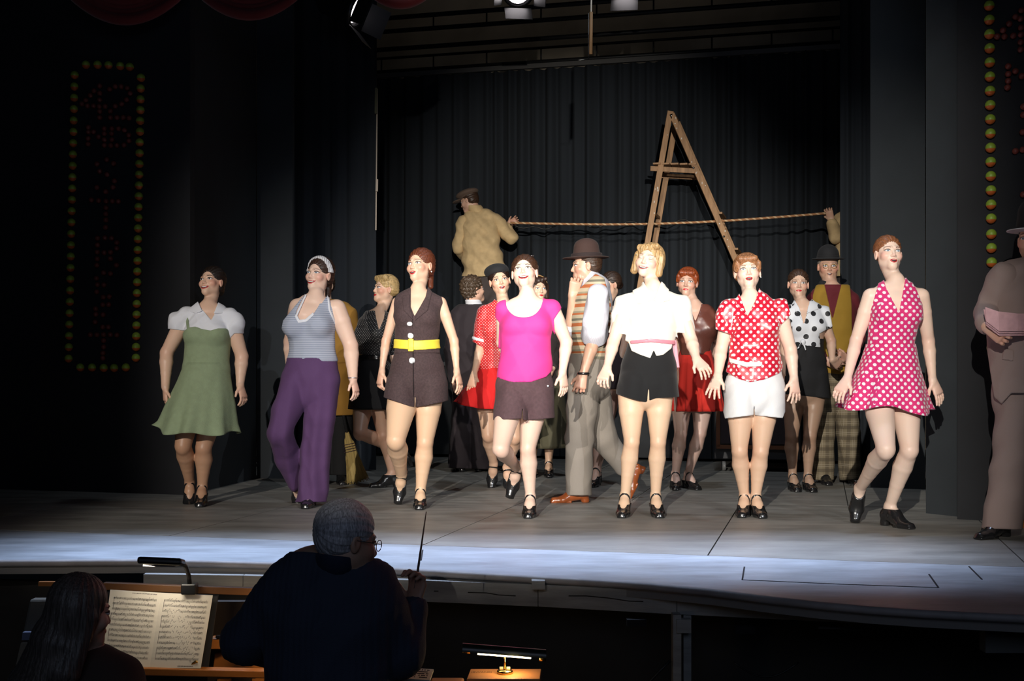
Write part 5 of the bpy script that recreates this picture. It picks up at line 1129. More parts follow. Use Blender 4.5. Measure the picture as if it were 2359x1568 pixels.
def red_polka():
    f = Fig('woman in a red satin blouse with small white dots and white shorts', 7.50, 1738, h=.0055, skin='pale', tights=(.74, .49, .34), fat=1.05)
    f.set_head(1724, 619, yaw=-6, pitch=8, roll=3, hs=.97)
    f.set_torso([(705, 1735, 48, .07), (728, 1736, 56, .10), (752, 1737, 57, .11), (810, 1738, 53, .10), (845, 1738, 58, .113), (890, 1738, 66, .126), (915, 1738, 62, .12)])
    f.set_bust(750, r=.064, fwd=.060); f.set_neck(1728, 684, 0)
    f.arm('a', (1676, 715, 0), (1661, 805, .02), (1654, 864, -.06), (1637, 915, -.12), thumb=(1, -.5, 0), curl=.2, splay=.18, r=1.05)
    f.arm('b', (1798, 712, 0), (1821, 805, .02), (1829, 870, -.04), (1834, 936, -.08), thumb=(-1, -.5, 0), curl=.22, splay=.18, r=1.08)
    f.leg('a', f.hip('a', .085), (1704, 1040, -.03), (1715, 1150, .03), fdir=(-.30, -1, 0), heel=.03)
    f.leg('b', f.hip('b', .068), (1752, 1042, -.03), (1741, 1155, 0), fdir=(.05, -1, 0), heel=.03)
    f.build_body(); f.face('open', brow=(.28, .15, .09), iris=(.15, .18, .2)); f.shoe('a'); f.shoe('b')
    f.hair((.30, .13, .055), 'fringe')
    rp = polka('red satin with white dots', (.62, .008, .035), (.85, .83, .83), .046, .0092, rough=.32, coat=.3)
    sl = [seg(f.P(1677, 714), f.P(1668, 758), .060, .060, k=.02), seg(f.P(1797, 711), f.P(1806, 735), .060, .062, k=.02)]
    blo = f.up('torso') + sl + f.tube([(1738, 830, 0, .156, .122), (1738, 885, 0, .178, .14)])
    f.cloth('blouse', blo, .010, rp, keep=[f.px([(1648, 720), (1670, 680), (1690, 668), (1760, 658), (1812, 688), (1822, 724), (1796, 752), (1797, 790), (1800, 830), (1809, 842), (1795, 860), (1760, 874), (1728, 880), (1700, 872), (1672, 856), (1678, 830), (1682, 770), (1672, 766), (1648, 758)])], cut=[f.px([(1704, 640), (1752, 640), (1748, 676), (1722, 728), (1704, 692)], front=-.03), f.px([(1704, 640), (1752, 640), (1750, 676), (1706, 680)])], disp=f.wr(.0045, 1.0, 5))
    collar(f, [(1703, 676), (1693, 690), (1697, 702), (1718, 722), (1722, 728), (1712, 700)], f.up('torso', 'neck'), rp, .020); collar(f, [(1750, 660), (1772, 682), (1762, 696), (1742, 700), (1722, 728), (1738, 700)], f.up('torso', 'neck'), rp, .020)
    f.cloth('belt', blo, .020, mat('white belt', (.85, .82, .78), .4), keep=[f.px([(1680, 824), (1720, 834), (1756, 833), (1756, 843), (1718, 845), (1680, 834)], front=-.08)], h=.004)
    wt = C_('white twill', (.82, .82, .83), rough=.6)
    sh = f.tube([(1738, 850, 0, .16, .12), (1738, 895, 0, .182, .135), (1738, 915, 0, .182, .138)])
    la = f.tube([(1706, 905, -.02, .098, .128), (1702, 980, -.02, .098, .125)], .010); lb = f.tube([(1770, 905, 0, .100, .128), (1772, 980, 0, .100, .125)], .010)
    f.cloth('shorts', sh + la + lb + f.infl(f.torso + f.legs['a'][:1] + f.legs['b'][:1], .007), .0, wt, keep=[f.px([(1660, 866), (1815, 852), (1812, 940), (1803, 963), (1737, 956), (1670, 964), (1664, 940)])], cut=[f.px([(1736.5, 935), (1738.5, 935), (1739, 990), (1735, 990)])], disp=f.wr(.0028, .9, 4))
    mb = MB(); mb.lathe(f.L(.078, -.005, -.042), [(0, -.005), (.005, 0), (0, .005)], 8); mb.build('earring', mat('pearl', (.8, .8, .8), .2), f.root, True)
def magenta_dress():
    f = Fig('woman in a magenta halter dress with white polka dots, one foot lifted', 6.95, 2062, h=.0053, skin='pale', tights=(.72, .54, .44))
    f.set_head(2057, 577, yaw=3, pitch=9, roll=-2, hs=.92)
    f.set_torso([(675, 2064, 50, .07), (700, 2063, 56, .10), (722, 2062, 56, .108), (785, 2052, 48, .092), (820, 2052, 54, .108), (865, 2050, 64, .122), (900, 2050, 62, .12)])
    f.set_bust(722, r=.060, fwd=.056, px=2063); f.set_neck(2064, 650, 0)
    f.arm('a', (1999, 682, 0), (1972, 785, .04), (1952, 872, -.10), (1920, 925, -.16), thumb=(1, -.6, 0), curl=.45, splay=.05, r=1.0)
    f.arm('b', (2129, 682, 0), (2139, 785, .08), (2148, 872, 0), (2180, 948, -.02), thumb=(-1, -.6, 0), curl=.2, splay=.06, r=1.0)
    f.leg('a', f.hip('a', .075), (2040, 1036, -.28), (1981, 1124, .12), fdir=(-.2, -.35, -.85), fup=(-.2, -1, .2), planted=False, heel=.03, r=1.04)
    f.leg('b', f.hip('b', .085), (2094, 1038, -.16), (2050, 1164, .02), fdir=(.45, -.9, 0), heel=.03, r=1.04)
    f.build_body(); f.face('open', brow=(.22, .10, .06), iris=(.2, .28, .34)); f.shoe('a', 'ox'); f.shoe('b', 'ox')
    f.hair((.25, .095, .04), 'up')
    pk = polka('magenta cotton with white dots', (.66, .018, .16), (.84, .80, .82), .043, .0088, rough=.75)
    kp = [f.px([(2028, 632), (2042, 640), (2086, 640), (2092, 632), (2112, 668), (2127, 705), (2128, 760), (2112, 775), (2114, 800), (1990, 800), (1996, 775), (1995, 740), (2008, 705), (2020, 665)])]
    f.cloth('bodice', f.up('torso', 'neck'), .010, pk, keep=kp, cut=[f.px([(2038, 620), (2084, 620), (2085, 645), (2071, 720), (2040, 660), (2036, 640)], front=-.04), f.px([(1960, 600), (2160, 600), (2160, 720), (1960, 720)], back=-.02)], disp=f.wr(.002, 1.2))
    f.skirt('skirt', [(792, 2052, 56, .113), (806, 2051, 60, .122), (840, 2048, 68, .150), (885, 2043, 84, .185), (925, 2038, 100, .215), (942, 2037, 106, .225)], pk, nf=7, amp=.085, hem=lambda a: -.02 * np.cos(a) + .02 * np.sin(4 * a + 1), ph=1.2)
def blonde_black():
    f = Fig('short-haired blonde woman in a dotted black dress looking left', 9.38, 868, yaw=-35, h=.0065, skin='warm', tights=(.60, .36, .25))
    f.set_head(868, 662, yaw=-58, pitch=6, roll=0, hs=.92)
    f.set_torso([(733, 868, .12, .07), (752, 865, .145, .10), (778, 862, .145, .108), (820, 860, .12, .095), (850, 860, .145, .11), (885, 858, .165, .125), (905, 858, .155, .12)])
    f.set_bust(768, r=.058, fwd=.055); f.set_neck(874, 722, 0)
    f.arm('a', (838, 745, .05), (828, 810, .15), (845, 850, .2), (850, 880, .2)); f.arm('b', (898, 740, -.05), (906, 810, .1), (900, 860, .1), (900, 890, .1))
    f.leg('a', f.hip('a', .085), (830, 998, -.2), (905, 1035, .15), fdir=(.3, .2, -.9), fup=(-1, -.3, 0), planted=False)
    f.leg('b', f.hip('b', .06), (884, 1003, -.05), (903, 1095, 0), fdir=(-1, -.35, 0))
    f.build_body(); f.face('closed', brow=(.25, .16, .08)); f.shoe('a', 'ox'); f.shoe('b', 'ox'); f.hair((.50, .34, .15), 'pixie')
    bk = polka('black dress with tiny dots', (.010, .010, .012), (.40, .38, .38), .022, .0028)
    f.cloth('bodice', f.up('torso', 'arma', 'armb'), .010, bk, keep=[f.px([(815, 715), (920, 715), (930, 790), (910, 860), (812, 860), (810, 760)])], cut=[f.px([(862, 700), (890, 700), (884, 735), (873, 760), (866, 730)], front=-.02)], disp=f.wr(.002))
    f.skirt('skirt', [(815, 860, .128, .105), (850, 860, .155, .13), (900, 858, .185, .155), (942, 858, .20, .17)], mat('black skirt', (.010, .010, .012), .9), nf=5, amp=.03)
    f.cloth('belt', f.up('torso'), .018, SHOE, keep=[f.px([(820, 816), (900, 816), (900, 828), (820, 828)])])
def beret_girl():
    f = Fig('woman in a black beret, red dotted blouse and red skirt', 9.15, 1150, h=.0062, skin='warm', tights=(.72, .46, .32))
    f.set_head(1153, 643, yaw=6, pitch=2, roll=10, hs=.94)
    f.set_torso([(716, 1155, .115, .07), (738, 1153, .135, .10), (758, 1152, .138, .108), (810, 1148, .12, .095), (845, 1146, .14, .11), (880, 1146, .16, .125), (905, 1146, .15, .12)])
    f.set_bust(755, r=.058, fwd=.056); f.set_neck(1160, 700, 0)
    f.arm('a', (1117, 723, 0), (1108, 795, -.02), (1092, 862, -.10), (1080, 922, -.14), thumb=(1, -.5, 0), curl=.25, splay=.12); f.arm('b', (1193, 723, 0), (1200, 800, .1), (1198, 850, .1), (1198, 880, .1))
    f.leg('a', f.hip('a', .08), (1125, 1003, -.05), (1137, 1068, .15), fdir=(-.1, -.35, -.9), fup=(0, -1, .2), planted=False)
    f.leg('b', f.hip('b', .09), (1187, 1008, -.08), (1168, 1076, .12), fdir=(.1, -.55, -.8), fup=(0, -1, .3), planted=False)
    f.build_body(); f.face('open', brow=(.03, .02, .015), iris=(.04, .03, .03)); f.shoe('a'); f.shoe('b'); f.hair((.025, .012, .009), 'bun_low')
    rd = polka('red blouse with tiny dots', (.60, .012, .015), (.80, .72, .70), .022, .0030)
    sl = [seg(f.P(1117, 722), f.P(1108, 790), .055, .060), seg(f.P(1193, 722), f.P(1198, 770), .055, .06)]
    f.cloth('blouse', f.up('torso') + sl, .010, rd, keep=[f.px([(1090, 700), (1140, 675), (1185, 675), (1215, 700), (1215, 860), (1095, 860), (1112, 800), (1084, 784)])], cut=[f.px([(1142, 660), (1182, 660), (1178, 700), (1162, 720), (1148, 700)], front=-.02)], disp=f.wr(.003))
    f.cloth('cuff', sl, .014, C_('white cotton', (.78, .79, .84)), keep=[f.px([(1088, 774), (1121, 783), (1119, 790), (1086, 781)])])
    collar(f, [(1140, 688), (1125, 706), (1135, 722), (1150, 730), (1150, 710)], f.up('torso', 'neck'), rd, .016)
    f.skirt('skirt', [(838, 1148, .125, .105), (870, 1144, .18, .16), (905, 1138, .24, .20), (940, 1134, .285, .24)], C_('red crepe', (.62, .008, .008)), nf=8, amp=.05, hem=lambda a: .05 * (np.cos(a) < 0) * np.cos(a) ** 2)
    V = [ell(f.L(-.005, -.030, .078), tuple(v * f.hs for v in (.097, .108, .062)), f.hA, .01), ell(f.L(-.02, -.05, .085), (.080, .080, .045), f.hA, .02)]
    f.hat_piece('beret', V, C_('black felt', (.010, .010, .012)), keep=[f.hat_plane(.047, tilt=-.15)])
def headband_girl():
    f = Fig('dark-haired woman with a headband and olive skirt, mostly hidden behind the pink top', 10.4, 1248, h=.008, skin='warm', tights=(.5, .32, .22))
    f.set_head(1246, 664, yaw=20, hs=.92); f.back = True
    f.set_torso([(726, 1245, .12, .08), (760, 1245, .14, .11), (820, 1245, .12, .10), (880, 1246, .16, .125), (900, 1246, .15, .12)]); f.set_neck(1246, 710, 0)
    for k, sg in (('a', -1), ('b', 1)):
        f.arm(k, (1245 + sg * 40, 735, 0), (1245 + sg * 44, 800, .05), (1245 + sg * 30, 845, -.1), (1245 + sg * 20, 875, -.15))
        f.leg(k, f.hip(k, .07), (1246 + sg * 20, 990, 0), (1246 + sg * 18, 1070, 0))
    f.build_body(); f.face('closed'); f.shoe('a'); f.shoe('b'); f.hair((.035, .016, .010), 'bob')
    f.cloth('headband', f.headp, .020, mat('gold band', (.35, .20, .08), .4), keep=[(lambda p, n: lambda x, y, z: np.abs(dotg(x - p[0], y - p[1], z - p[2], n)) - .006)(f.L(0, .0, .04), unit(f.hF)), f.hat_plane(.0)], h=.004)
    ol = C_('olive wool', (.09, .08, .045)); f.cloth('blouse', f.up('torso', 'arma_', 'armb_'), .010, C_('dark blouse', (.03, .02, .02)), keep=[f.px([(1190, 720), (1300, 720), (1310, 900), (1180, 900)])])
    f.skirt('skirt', [(840, 1246, .14, .11), (900, 1248, .19, .14), (970, 1250, .22, .17), (1030, 1252, .235, .19)], ol, nf=6, amp=.04)
def red_skirt():
    f = Fig('red-haired woman in a brown satin blouse and pleated red skirt', 9.28, 1600, h=.0062, skin='ruddy', tights=(.55, .38, .32))
    f.skin = np.array((.60, .38, .29))
    f.set_head(1581, 648, yaw=-14, pitch=0, roll=-4, hs=.95)
    f.set_torso([(720, 1605, .115, .07), (742, 1606, .135, .10), (762, 1606, .138, .108), (808, 1602, .11, .09), (845, 1600, .14, .11), (885, 1598, .16, .125), (905, 1598, .15, .12)])
    f.set_bust(758, r=.058, fwd=.056); f.set_neck(1600, 704, 0)
    f.arm('a', (1572, 726, 0), (1562, 795, .05), (1572, 845, .1), (1576, 880, .1)); f.arm('b', (1641, 728, 0), (1655, 790, .15), (1630, 830, .2), (1615, 850, .2))
    f.leg('a', f.hip('a', .09), (1568, 1000, -.02), (1556, 1095, 0), fdir=(-.12, -1, 0)); f.leg('b', f.hip('b', .075), (1612, 1000, -.04), (1585, 1095, 0), fdir=(.35, -1, 0))
    f.build_body(); f.face('closed', brow=(.12, .05, .03), iris=(.06, .06, .06)); f.shoe('a'); f.shoe('b'); f.hair((.25, .05, .012), 'fringe')
    bn = mat('brown satin', (.13, .042, .030), .35, bump=.15, bscale=60)
    f.cloth('blouse', f.up('torso', 'arma', 'armb'), .013, bn, keep=[f.px([(1545, 700), (1668, 700), (1668, 765), (1640, 790), (1632, 818), (1570, 818), (1560, 780), (1540, 770)])], cut=[f.px([(1588, 690), (1618, 690), (1612, 715), (1602, 740), (1592, 715)], front=-.02)], disp=f.wr(.004, 1.2))
    f.skirt('skirt', [(806, 1602, .118, .10), (840, 1602, .145, .13), (890, 1604, .175, .16), (946, 1606, .20, .18)], C_('red pleated wool', (.60, .022, .012)), nf=13, amp=.075, sharp=True)
def spotted_blouse():
    f = Fig('woman in a white knotted blouse with large black spots and black shorts', 9.14, 1858, h=.0062, skin='warm', tights=(.42, .27, .19))
    f.skin = np.array((.66, .44, .33))
    f.set_head(1841, 651, yaw=-8, pitch=2, roll=-2, hs=.93)
    f.set_torso([(716, 1856, .115, .07), (738, 1856, .14, .10), (758, 1857, .142, .108), (800, 1858, .115, .092), (840, 1856, .142, .11), (880, 1856, .162, .125), (900, 1856, .15, .12)])
    f.set_bust(754, r=.060, fwd=.058); f.set_neck(1848, 702, 0)
    f.arm('a', (1822, 724, 0), (1808, 790, .02), (1806, 850, 0), (1806, 895, 0)); f.arm('b', (1899, 728, 0), (1915, 785, 0), (1917, 828, -.08), (1935, 842, -.02), thumb=(0, -.5, 1), curl=.6)
    f.leg('a', f.hip('a', .085), (1824, 1005, -.02), (1826, 1100, 0), fdir=(0, -1, 0)); f.leg('b', f.hip('b', .07), (1866, 1005, -.04), (1861, 1102, -.02), fdir=(.02, -1, 0))
    f.build_body(); f.face('closed', brow=(.12, .07, .04), iris=(.1, .1, .1)); f.shoe('a'); f.shoe('b'); f.hair((.06, .030, .018), 'up')
    wp = polka('white cotton with black spots', (.72, .74, .80), (.008, .008, .012), .115, .0195)
    sl = [seg(f.P(1821, 722), f.P(1814, 748), .055, .060), seg(f.P(1899, 724), f.P(1908, 752), .055, .060)]
    f.cloth('blouse', f.up('torso') + sl, .012, wp, keep=[f.px([(1800, 700), (1830, 685), (1872, 685), (1910, 705), (1918, 752), (1888, 768), (1890, 800), (1858, 797), (1822, 790), (1802, 800), (1800, 760)])], cut=[f.px([(1832, 660), (1868, 660), (1864, 700), (1852, 748), (1836, 700)], front=-.02)], disp=f.wr(.003))
    collar(f, [(1870, 688), (1885, 700), (1885, 712), (1858, 722), (1853, 745), (1862, 705)], f.up('torso', 'neck'), wp, .018); collar(f, [(1830, 690), (1822, 704), (1840, 725), (1851, 745), (1842, 710)], f.up('torso', 'neck'), wp, .018)
    p = f.P(1850, 786, -.135); V, Q = solid([ell(p, (.018, .012, .014)), seg(p, f.P(1838, 802, -.14), .009, .004), seg(p, f.P(1856, 806, -.14), .009, .004)], 0, .003); link('knot', mk_mesh('knot', V, Q, [wp], uv=boxuv(V, Q, f.S, f.Fw)), f.root)
    bk = mat('black skirt', (.010, .010, .012), .9)
    sh = f.tube([(1857, 785, 0, .118, .10), (1856, 830, 0, .148, .125), (1856, 870, 0, .165, .14)]); la = f.tube([(1832, 865, 0, .09, .125), (1829, 920, 0, .093, .125)], .01); lb = f.tube([(1878, 865, 0, .09, .125), (1882, 920, 0, .093, .125)], .01)
    f.cloth('shorts', sh + la + lb + f.infl(f.torso + f.legs['a'][:1] + f.legs['b'][:1], .007), .0, bk, keep=[f.px([(1790, 780), (1920, 780), (1915, 918), (1856, 912), (1796, 906)])])
def bowler_man():
    f = Fig('old man in a black bowler hat, mustard waistcoat and checked trousers', 9.7, 1918, h=.007, skin='ruddy', male=True, fat=1.0)
    f.set_head(1911, 612, yaw=-6, pitch=-4, hs=.98)
    f.set_torso([(680, 1918, .16, .09), (715, 1918, .18, .125), (760, 1918, .17, .135), (820, 1918, .165, .14), (860, 1920, .165, .13), (885, 1920, .155, .12)]); f.set_neck(1916, 664, 0)
    f.arm('a', (1872, 690, 0), (1868, 775, .05), (1898, 830, -.18), (1925, 838, -.22), thumb=(0, 0, 1), curl=.5); f.arm('b', (1966, 690, 0), (1980, 778, .05), (1952, 828, -.18), (1930, 818, -.24), thumb=(0, 0, 1), curl=.4)
    f.leg('a', f.hip('a', .085), (1896, 1000, 0), (1896, 1090, 0)); f.leg('b', f.hip('b', .11), (1955, 1000, 0), (1958, 1090, .1))
    f.build_body(); f.face('open', brow=(.35, .33, .30), lips='nude'); f.shoe('a', 'ox'); f.shoe('b', 'ox'); f.hair((.30, .28, .26), 'short', t=.004)
    mr = C_('maroon shirt', (.13, .010, .018)); mu = C_('mustard felt', (.33, .19, .018))
    f.cloth('shirt', f.up('torso', 'neck', 'arma_', 'armb_'), .012, mr, keep=[f.px([(1850, 655), (1990, 655), (2005, 780), (1965, 822), (1930, 860), (1880, 845), (1850, 800)])], disp=f.wr(.004))
    f.cloth('waistcoat', f.up('torso'), .024, mu, keep=[f.px([(1880, 655), (1958, 655), (1962, 700), (1964, 850), (1935, 862), (1870, 855), (1866, 700)])], cut=[f.px([(1896, 640), (1942, 640), (1918, 735)], front=-.02)], disp=f.wr(.002))
    f.hat_piece('bow_tie', [seg(f.L(0, .085, -.145), f.L(-.055, .08, -.145), .012, .028), seg(f.L(0, .085, -.145), f.L(.055, .08, -.150), .012, .028)], C_('black felt', (.010, .010, .012)))
    pl = plaid('checked tweed', (.20, .16, .10), (.06, .045, .03), (.42, .36, .27), .085)
    f.cloth('trousers', f.tube([(1918, 835, 0, .175, .15), (1920, 880, 0, .175, .15)]) + f.tube([(1898, 885, 0, .105, .13), (1896, 1000, 0, .090, .10), (1896, 1110, 0, .085, .09)]) + f.tube([(1942, 885, 0, .10, .13), (1955, 1000, 0, .09, .10), (1958, 1110, .05, .085, .09)]), .0, pl, keep=[f.px([(1840, 838), (2000, 838), (2000, 1106), (1840, 1106)])], disp=f.wr(.004, .7))
    bf = C_('black felt', (.010, .010, .012))
    b = f.hat_piece('hat', [ell(f.L(0, -.01, .085), tuple(v * f.hs for v in (.088, .105, .092)), f.hA, .02)], bf, keep=[f.hat_plane(.055)])
    f.hat_piece('brim', [ell(f.L(0, -.01, .058), (.128, .150, .011), f.hA, .01), ell(f.L(0, -.01, .082), (.118, .20, .022), f.hA, .012, True), ell(f.L(0, -.01, .085), (.09, .107, .09), f.hA, .012)], bf, keep=[f.hat_plane(.045), f.hat_plane(.085, -1)], parent=b)
    gl = MB()
    for sg in (-1, 1): gl.tube([f.L(sg * .031 + .019 * math.cos(a), .083, -.003 + .017 * math.sin(a)) for a in np.linspace(0, 6.3, 18)], .0016, 5, False)
    gl.build('spectacles', mat('gold wire', (.6, .45, .2), .3, 1), f.root, True)
def fedora_man():
    f = Fig('man in a brown fedora and striped knitted waistcoat, turned sideways', 8.36, 1360, yaw=-72, h=.0065, skin='ruddy', male=True)
    f.set_head(1324, 612, yaw=-84, pitch=-2, hs=1.0)
    f.set_torso([(662, 1368, .16, .09), (690, 1366, .18, .115), (730, 1364, .175, .12), (790, 1362, .15, .115), (840, 1362, .155, .12), (872, 1362, .15, .12)]); f.set_neck(1366, 650, 0)
    f.arm('b', (1378, 680, -.18), (1368, 785, -.22), (1344, 860, -.26), (1330, 915, -.28), thumb=(-1, 0, 0), curl=1.0, r=1.05)
    f.arm('a', (1352, 682, .17), (1316, 765, .05), (1318, 682, -.06), (1328, 645, -.08), thumb=(1, 0, 0), curl=.9)
    f.leg('b', (1355, 890, -.08), (1330, 1020, -.10), (1334, 1130, -.10), fdir=(-1, -.15, 0), heel=.02)
    f.leg('a', (1362, 890, .08), (1392, 1010, .10), (1448, 1082, .20), fdir=(-.45, -.1, -.9), fup=(-.9, 0, .45), planted=False, heel=.02)
    f.build_body(); f.face('closed', brow=(.05, .03, .02), lips='nude'); tn = mat('tan leather', (.28, .07, .018), .3, coat=.4); f.shoe('a', 'lo', tn); f.shoe('b', 'lo', tn); f.hair((.05, .025, .015), 'short', t=.005)
    ws = stripes('white shirt with fine stripes', [(0, (.62, .62, .70)), (.7, (.40, .40, .50)), (.8, (.62, .62, .70))], .012, True)
    sl = f.arms['b'] ; sl2 = [seg(f.J['shb'], f.J['elb'] * .85 + f.J['shb'] * .15, .072, .085, k=.02)]; sl3 = [seg(f.J['sha'], f.J['ela'], .062, .065, k=.02)]
    f.cloth('shirt', f.up('torso', 'neck') + sl2 + sl3, .006, ws, keep=[f.px([(1290, 640), (1350, 628), (1372, 608), (1395, 620), (1430, 680), (1430, 780), (1375, 800), (1335, 790), (1290, 795)])], disp=f.wr(.005))
    ks = stripes('knitted stripes', [(0, (.50, .42, .30)), (.20, (.42, .12, .04)), (.38, (.50, .42, .30)), (.50, (.16, .15, .11)), (.62, (.45, .38, .27)), (.80, (.42, .12, .04)), (.9, (.30, .27, .19))], .13)
    f.cloth('knitted_waistcoat', f.up('torso'), .022, ks, keep=[f.px([(1310, 690), (1350, 650), (1372, 630), (1392, 640), (1408, 700), (1408, 815), (1398, 828), (1312, 824)])], disp=f.wr(.002))
    gt = C_('grey flannel', (.26, .23, .20), bump=.3)
    f.cloth('trousers', f.tube([(1360, 815, 0, .165, .14), (1358, 880, 0, .165, .145)]) + f.tube([(1346, 885, -.08, .10, .12), (1335, 1010, -.10, .085, .098), (1333, 1150, -.10, .088, .092)]) + f.tube([(1364, 885, .08, .10, .12), (1392, 1010, .10, .082, .09), (1438, 1072, .18, .07, .075)]), 0, gt, keep=[f.px([(1280, 815), (1500, 815), (1500, 1141), (1280, 1141)])], disp=f.wr(.004, .8))
    bf = C_('brown felt', (.040, .018, .014))
    hc = f.L(0, -.015, .085); A = f.hA
    b = f.hat_piece('hat', [seg(f.L(0, -.015, .05), f.L(0, -.015, .120), .088, .074, f.hR, .100, .088, k=.02), seg(f.L(0, .06, .200), f.L(0, -.07, .194), .018, .022, k=.02, carve=True)], bf, keep=[f.hat_plane(.045)])
    f.hat_piece('brim', [ell(f.L(0, -.01, .052), (.128, .165, .010), A, .01)], bf, parent=b); f.hat_piece('hat_band', [seg(f.L(0, -.015, .056), f.L(0, -.015, .085), .100, .099, f.hR, .110, .108, k=.01)], C_('dark ribbon', (.02, .010, .010)), keep=[f.hat_plane(.058), f.hat_plane(.082, -1)], parent=b)
    mb = MB(); p = f.J['wrb']; mb.tube([p + .034 * (np.array([1, 0, 0]) * math.cos(a) + np.array([0, 1, 0]) * math.sin(a)) for a in np.linspace(0, 6.3, 20)], .009, 6); mb.build('wristwatch', SHOE, f.root, True)
def hidden_dancer():
    f = Fig('woman in a short dark dress behind the fedora man, only arm and legs showing', 9.5, 1392, yaw=-30, h=.008, skin='warm', tights=(.52, .34, .27))
    f.set_head(1388, 655, yaw=-60, hs=.88)
    f.set_torso([(722, 1394, .11, .07), (750, 1396, .13, .10), (810, 1398, .11, .09), (850, 1398, .13, .11), (880, 1398, .14, .12)]); f.set_neck(1390, 705, 0)
    f.arm('a', (1368, 735, .1), (1362, 790, .1), (1370, 840, .1), (1372, 870, .1)); f.arm('b', (1425, 732, 0), (1436, 790, -.04), (1424, 838, -.08), (1416, 868, -.1), curl=.5)
    f.leg('a', (1388, 900, 0), (1375, 995, 0), (1374, 1078, 0), fdir=(-.3, -1, 0), heel=.04, r=.85); f.leg('b', (1406, 900, 0), (1394, 1000, -.1), (1376, 1080, .25), fdir=(0, -.3, -.9), fup=(0, -1, 0), planted=False, r=.9)
    f.build_body(); f.face('closed'); f.shoe('a'); f.shoe('b'); f.hair((.03, .016, .01), 'up')
    bk = C_('plum dress', (.025, .014, .018)); f.cloth('dress', f.up('torso') + f.tube([(1398, 840, 0, .14, .12), (1400, 896, 0, .155, .14)]), .012, bk, keep=[f.px([(1340, 715), (1440, 715), (1440, 896), (1340, 896)])])
def curly_man():
    f = Fig('curly-haired person in a dark suit, back turned, behind the brown playsuit', 10.9, 1090, yaw=165, h=.0075, skin='ruddy', male=True)
    f.set_head(1108, 664, yaw=118, pitch=12, hs=.98); f.back = True
    f.set_torso([(722, 1092, .17, .09), (750, 1092, .19, .12), (790, 1092, .18, .13), (850, 1090, .17, .13), (885, 1088, .17, .13), (905, 1088, .16, .12)]); f.set_neck(1092, 706, 0)
    f.arm('b', (1050, 732, 0), (1040, 810, -.05), (1046, 870, -.1), (1048, 905, -.1)); f.arm('a', (1134, 732, 0), (1140, 810, 0), (1136, 870, -.1), (1136, 900, -.1))
    f.leg('a', f.hip('b', .10), (1066, 1000, 0), (1062, 1070, 0), fdir=(-.3, 1, 0)); f.leg('b', f.hip('a', .08), (1104, 1000, 0), (1105, 1075, 0), fdir=(.3, 1, 0))
    f.build_body(); f.face('closed', brow=(.05, .04, .03), lips='nude'); f.shoe('a', 'ox'); f.shoe('b', 'ox'); f.hair((.085, .055, .035), 'curly')
    dk = C_('dark suit', (.022, .015, .019))
    f.cloth('jacket', f.up('torso', 'arma_', 'armb_'), .028, dk, keep=[f.px([(1020, 700), (1160, 700), (1165, 870), (1150, 905), (1030, 905), (1018, 870)])], disp=f.wr(.004))
    f.cloth('shirt_collar', f.neck, .012, C_('white cotton', (.78, .79, .84)), keep=[f.px([(1060, 690), (1130, 690), (1130, 708), (1060, 708)])])
    f.cloth('trousers', f.tube([(1088, 880, 0, .17, .14), (1088, 905, 0, .17, .14)]) + f.tube([(1068, 905, 0, .10, .12), (1063, 1000, 0, .10, .11), (1060, 1078, 0, .115, .115)]) + f.tube([(1106, 905, 0, .10, .12), (1108, 1000, 0, .10, .11), (1108, 1085, 0, .12, .115)]), 0, dk, keep=[f.px([(1000, 880), (1180, 880), (1180, 1083), (1000, 1076)])], disp=f.wr(.004))
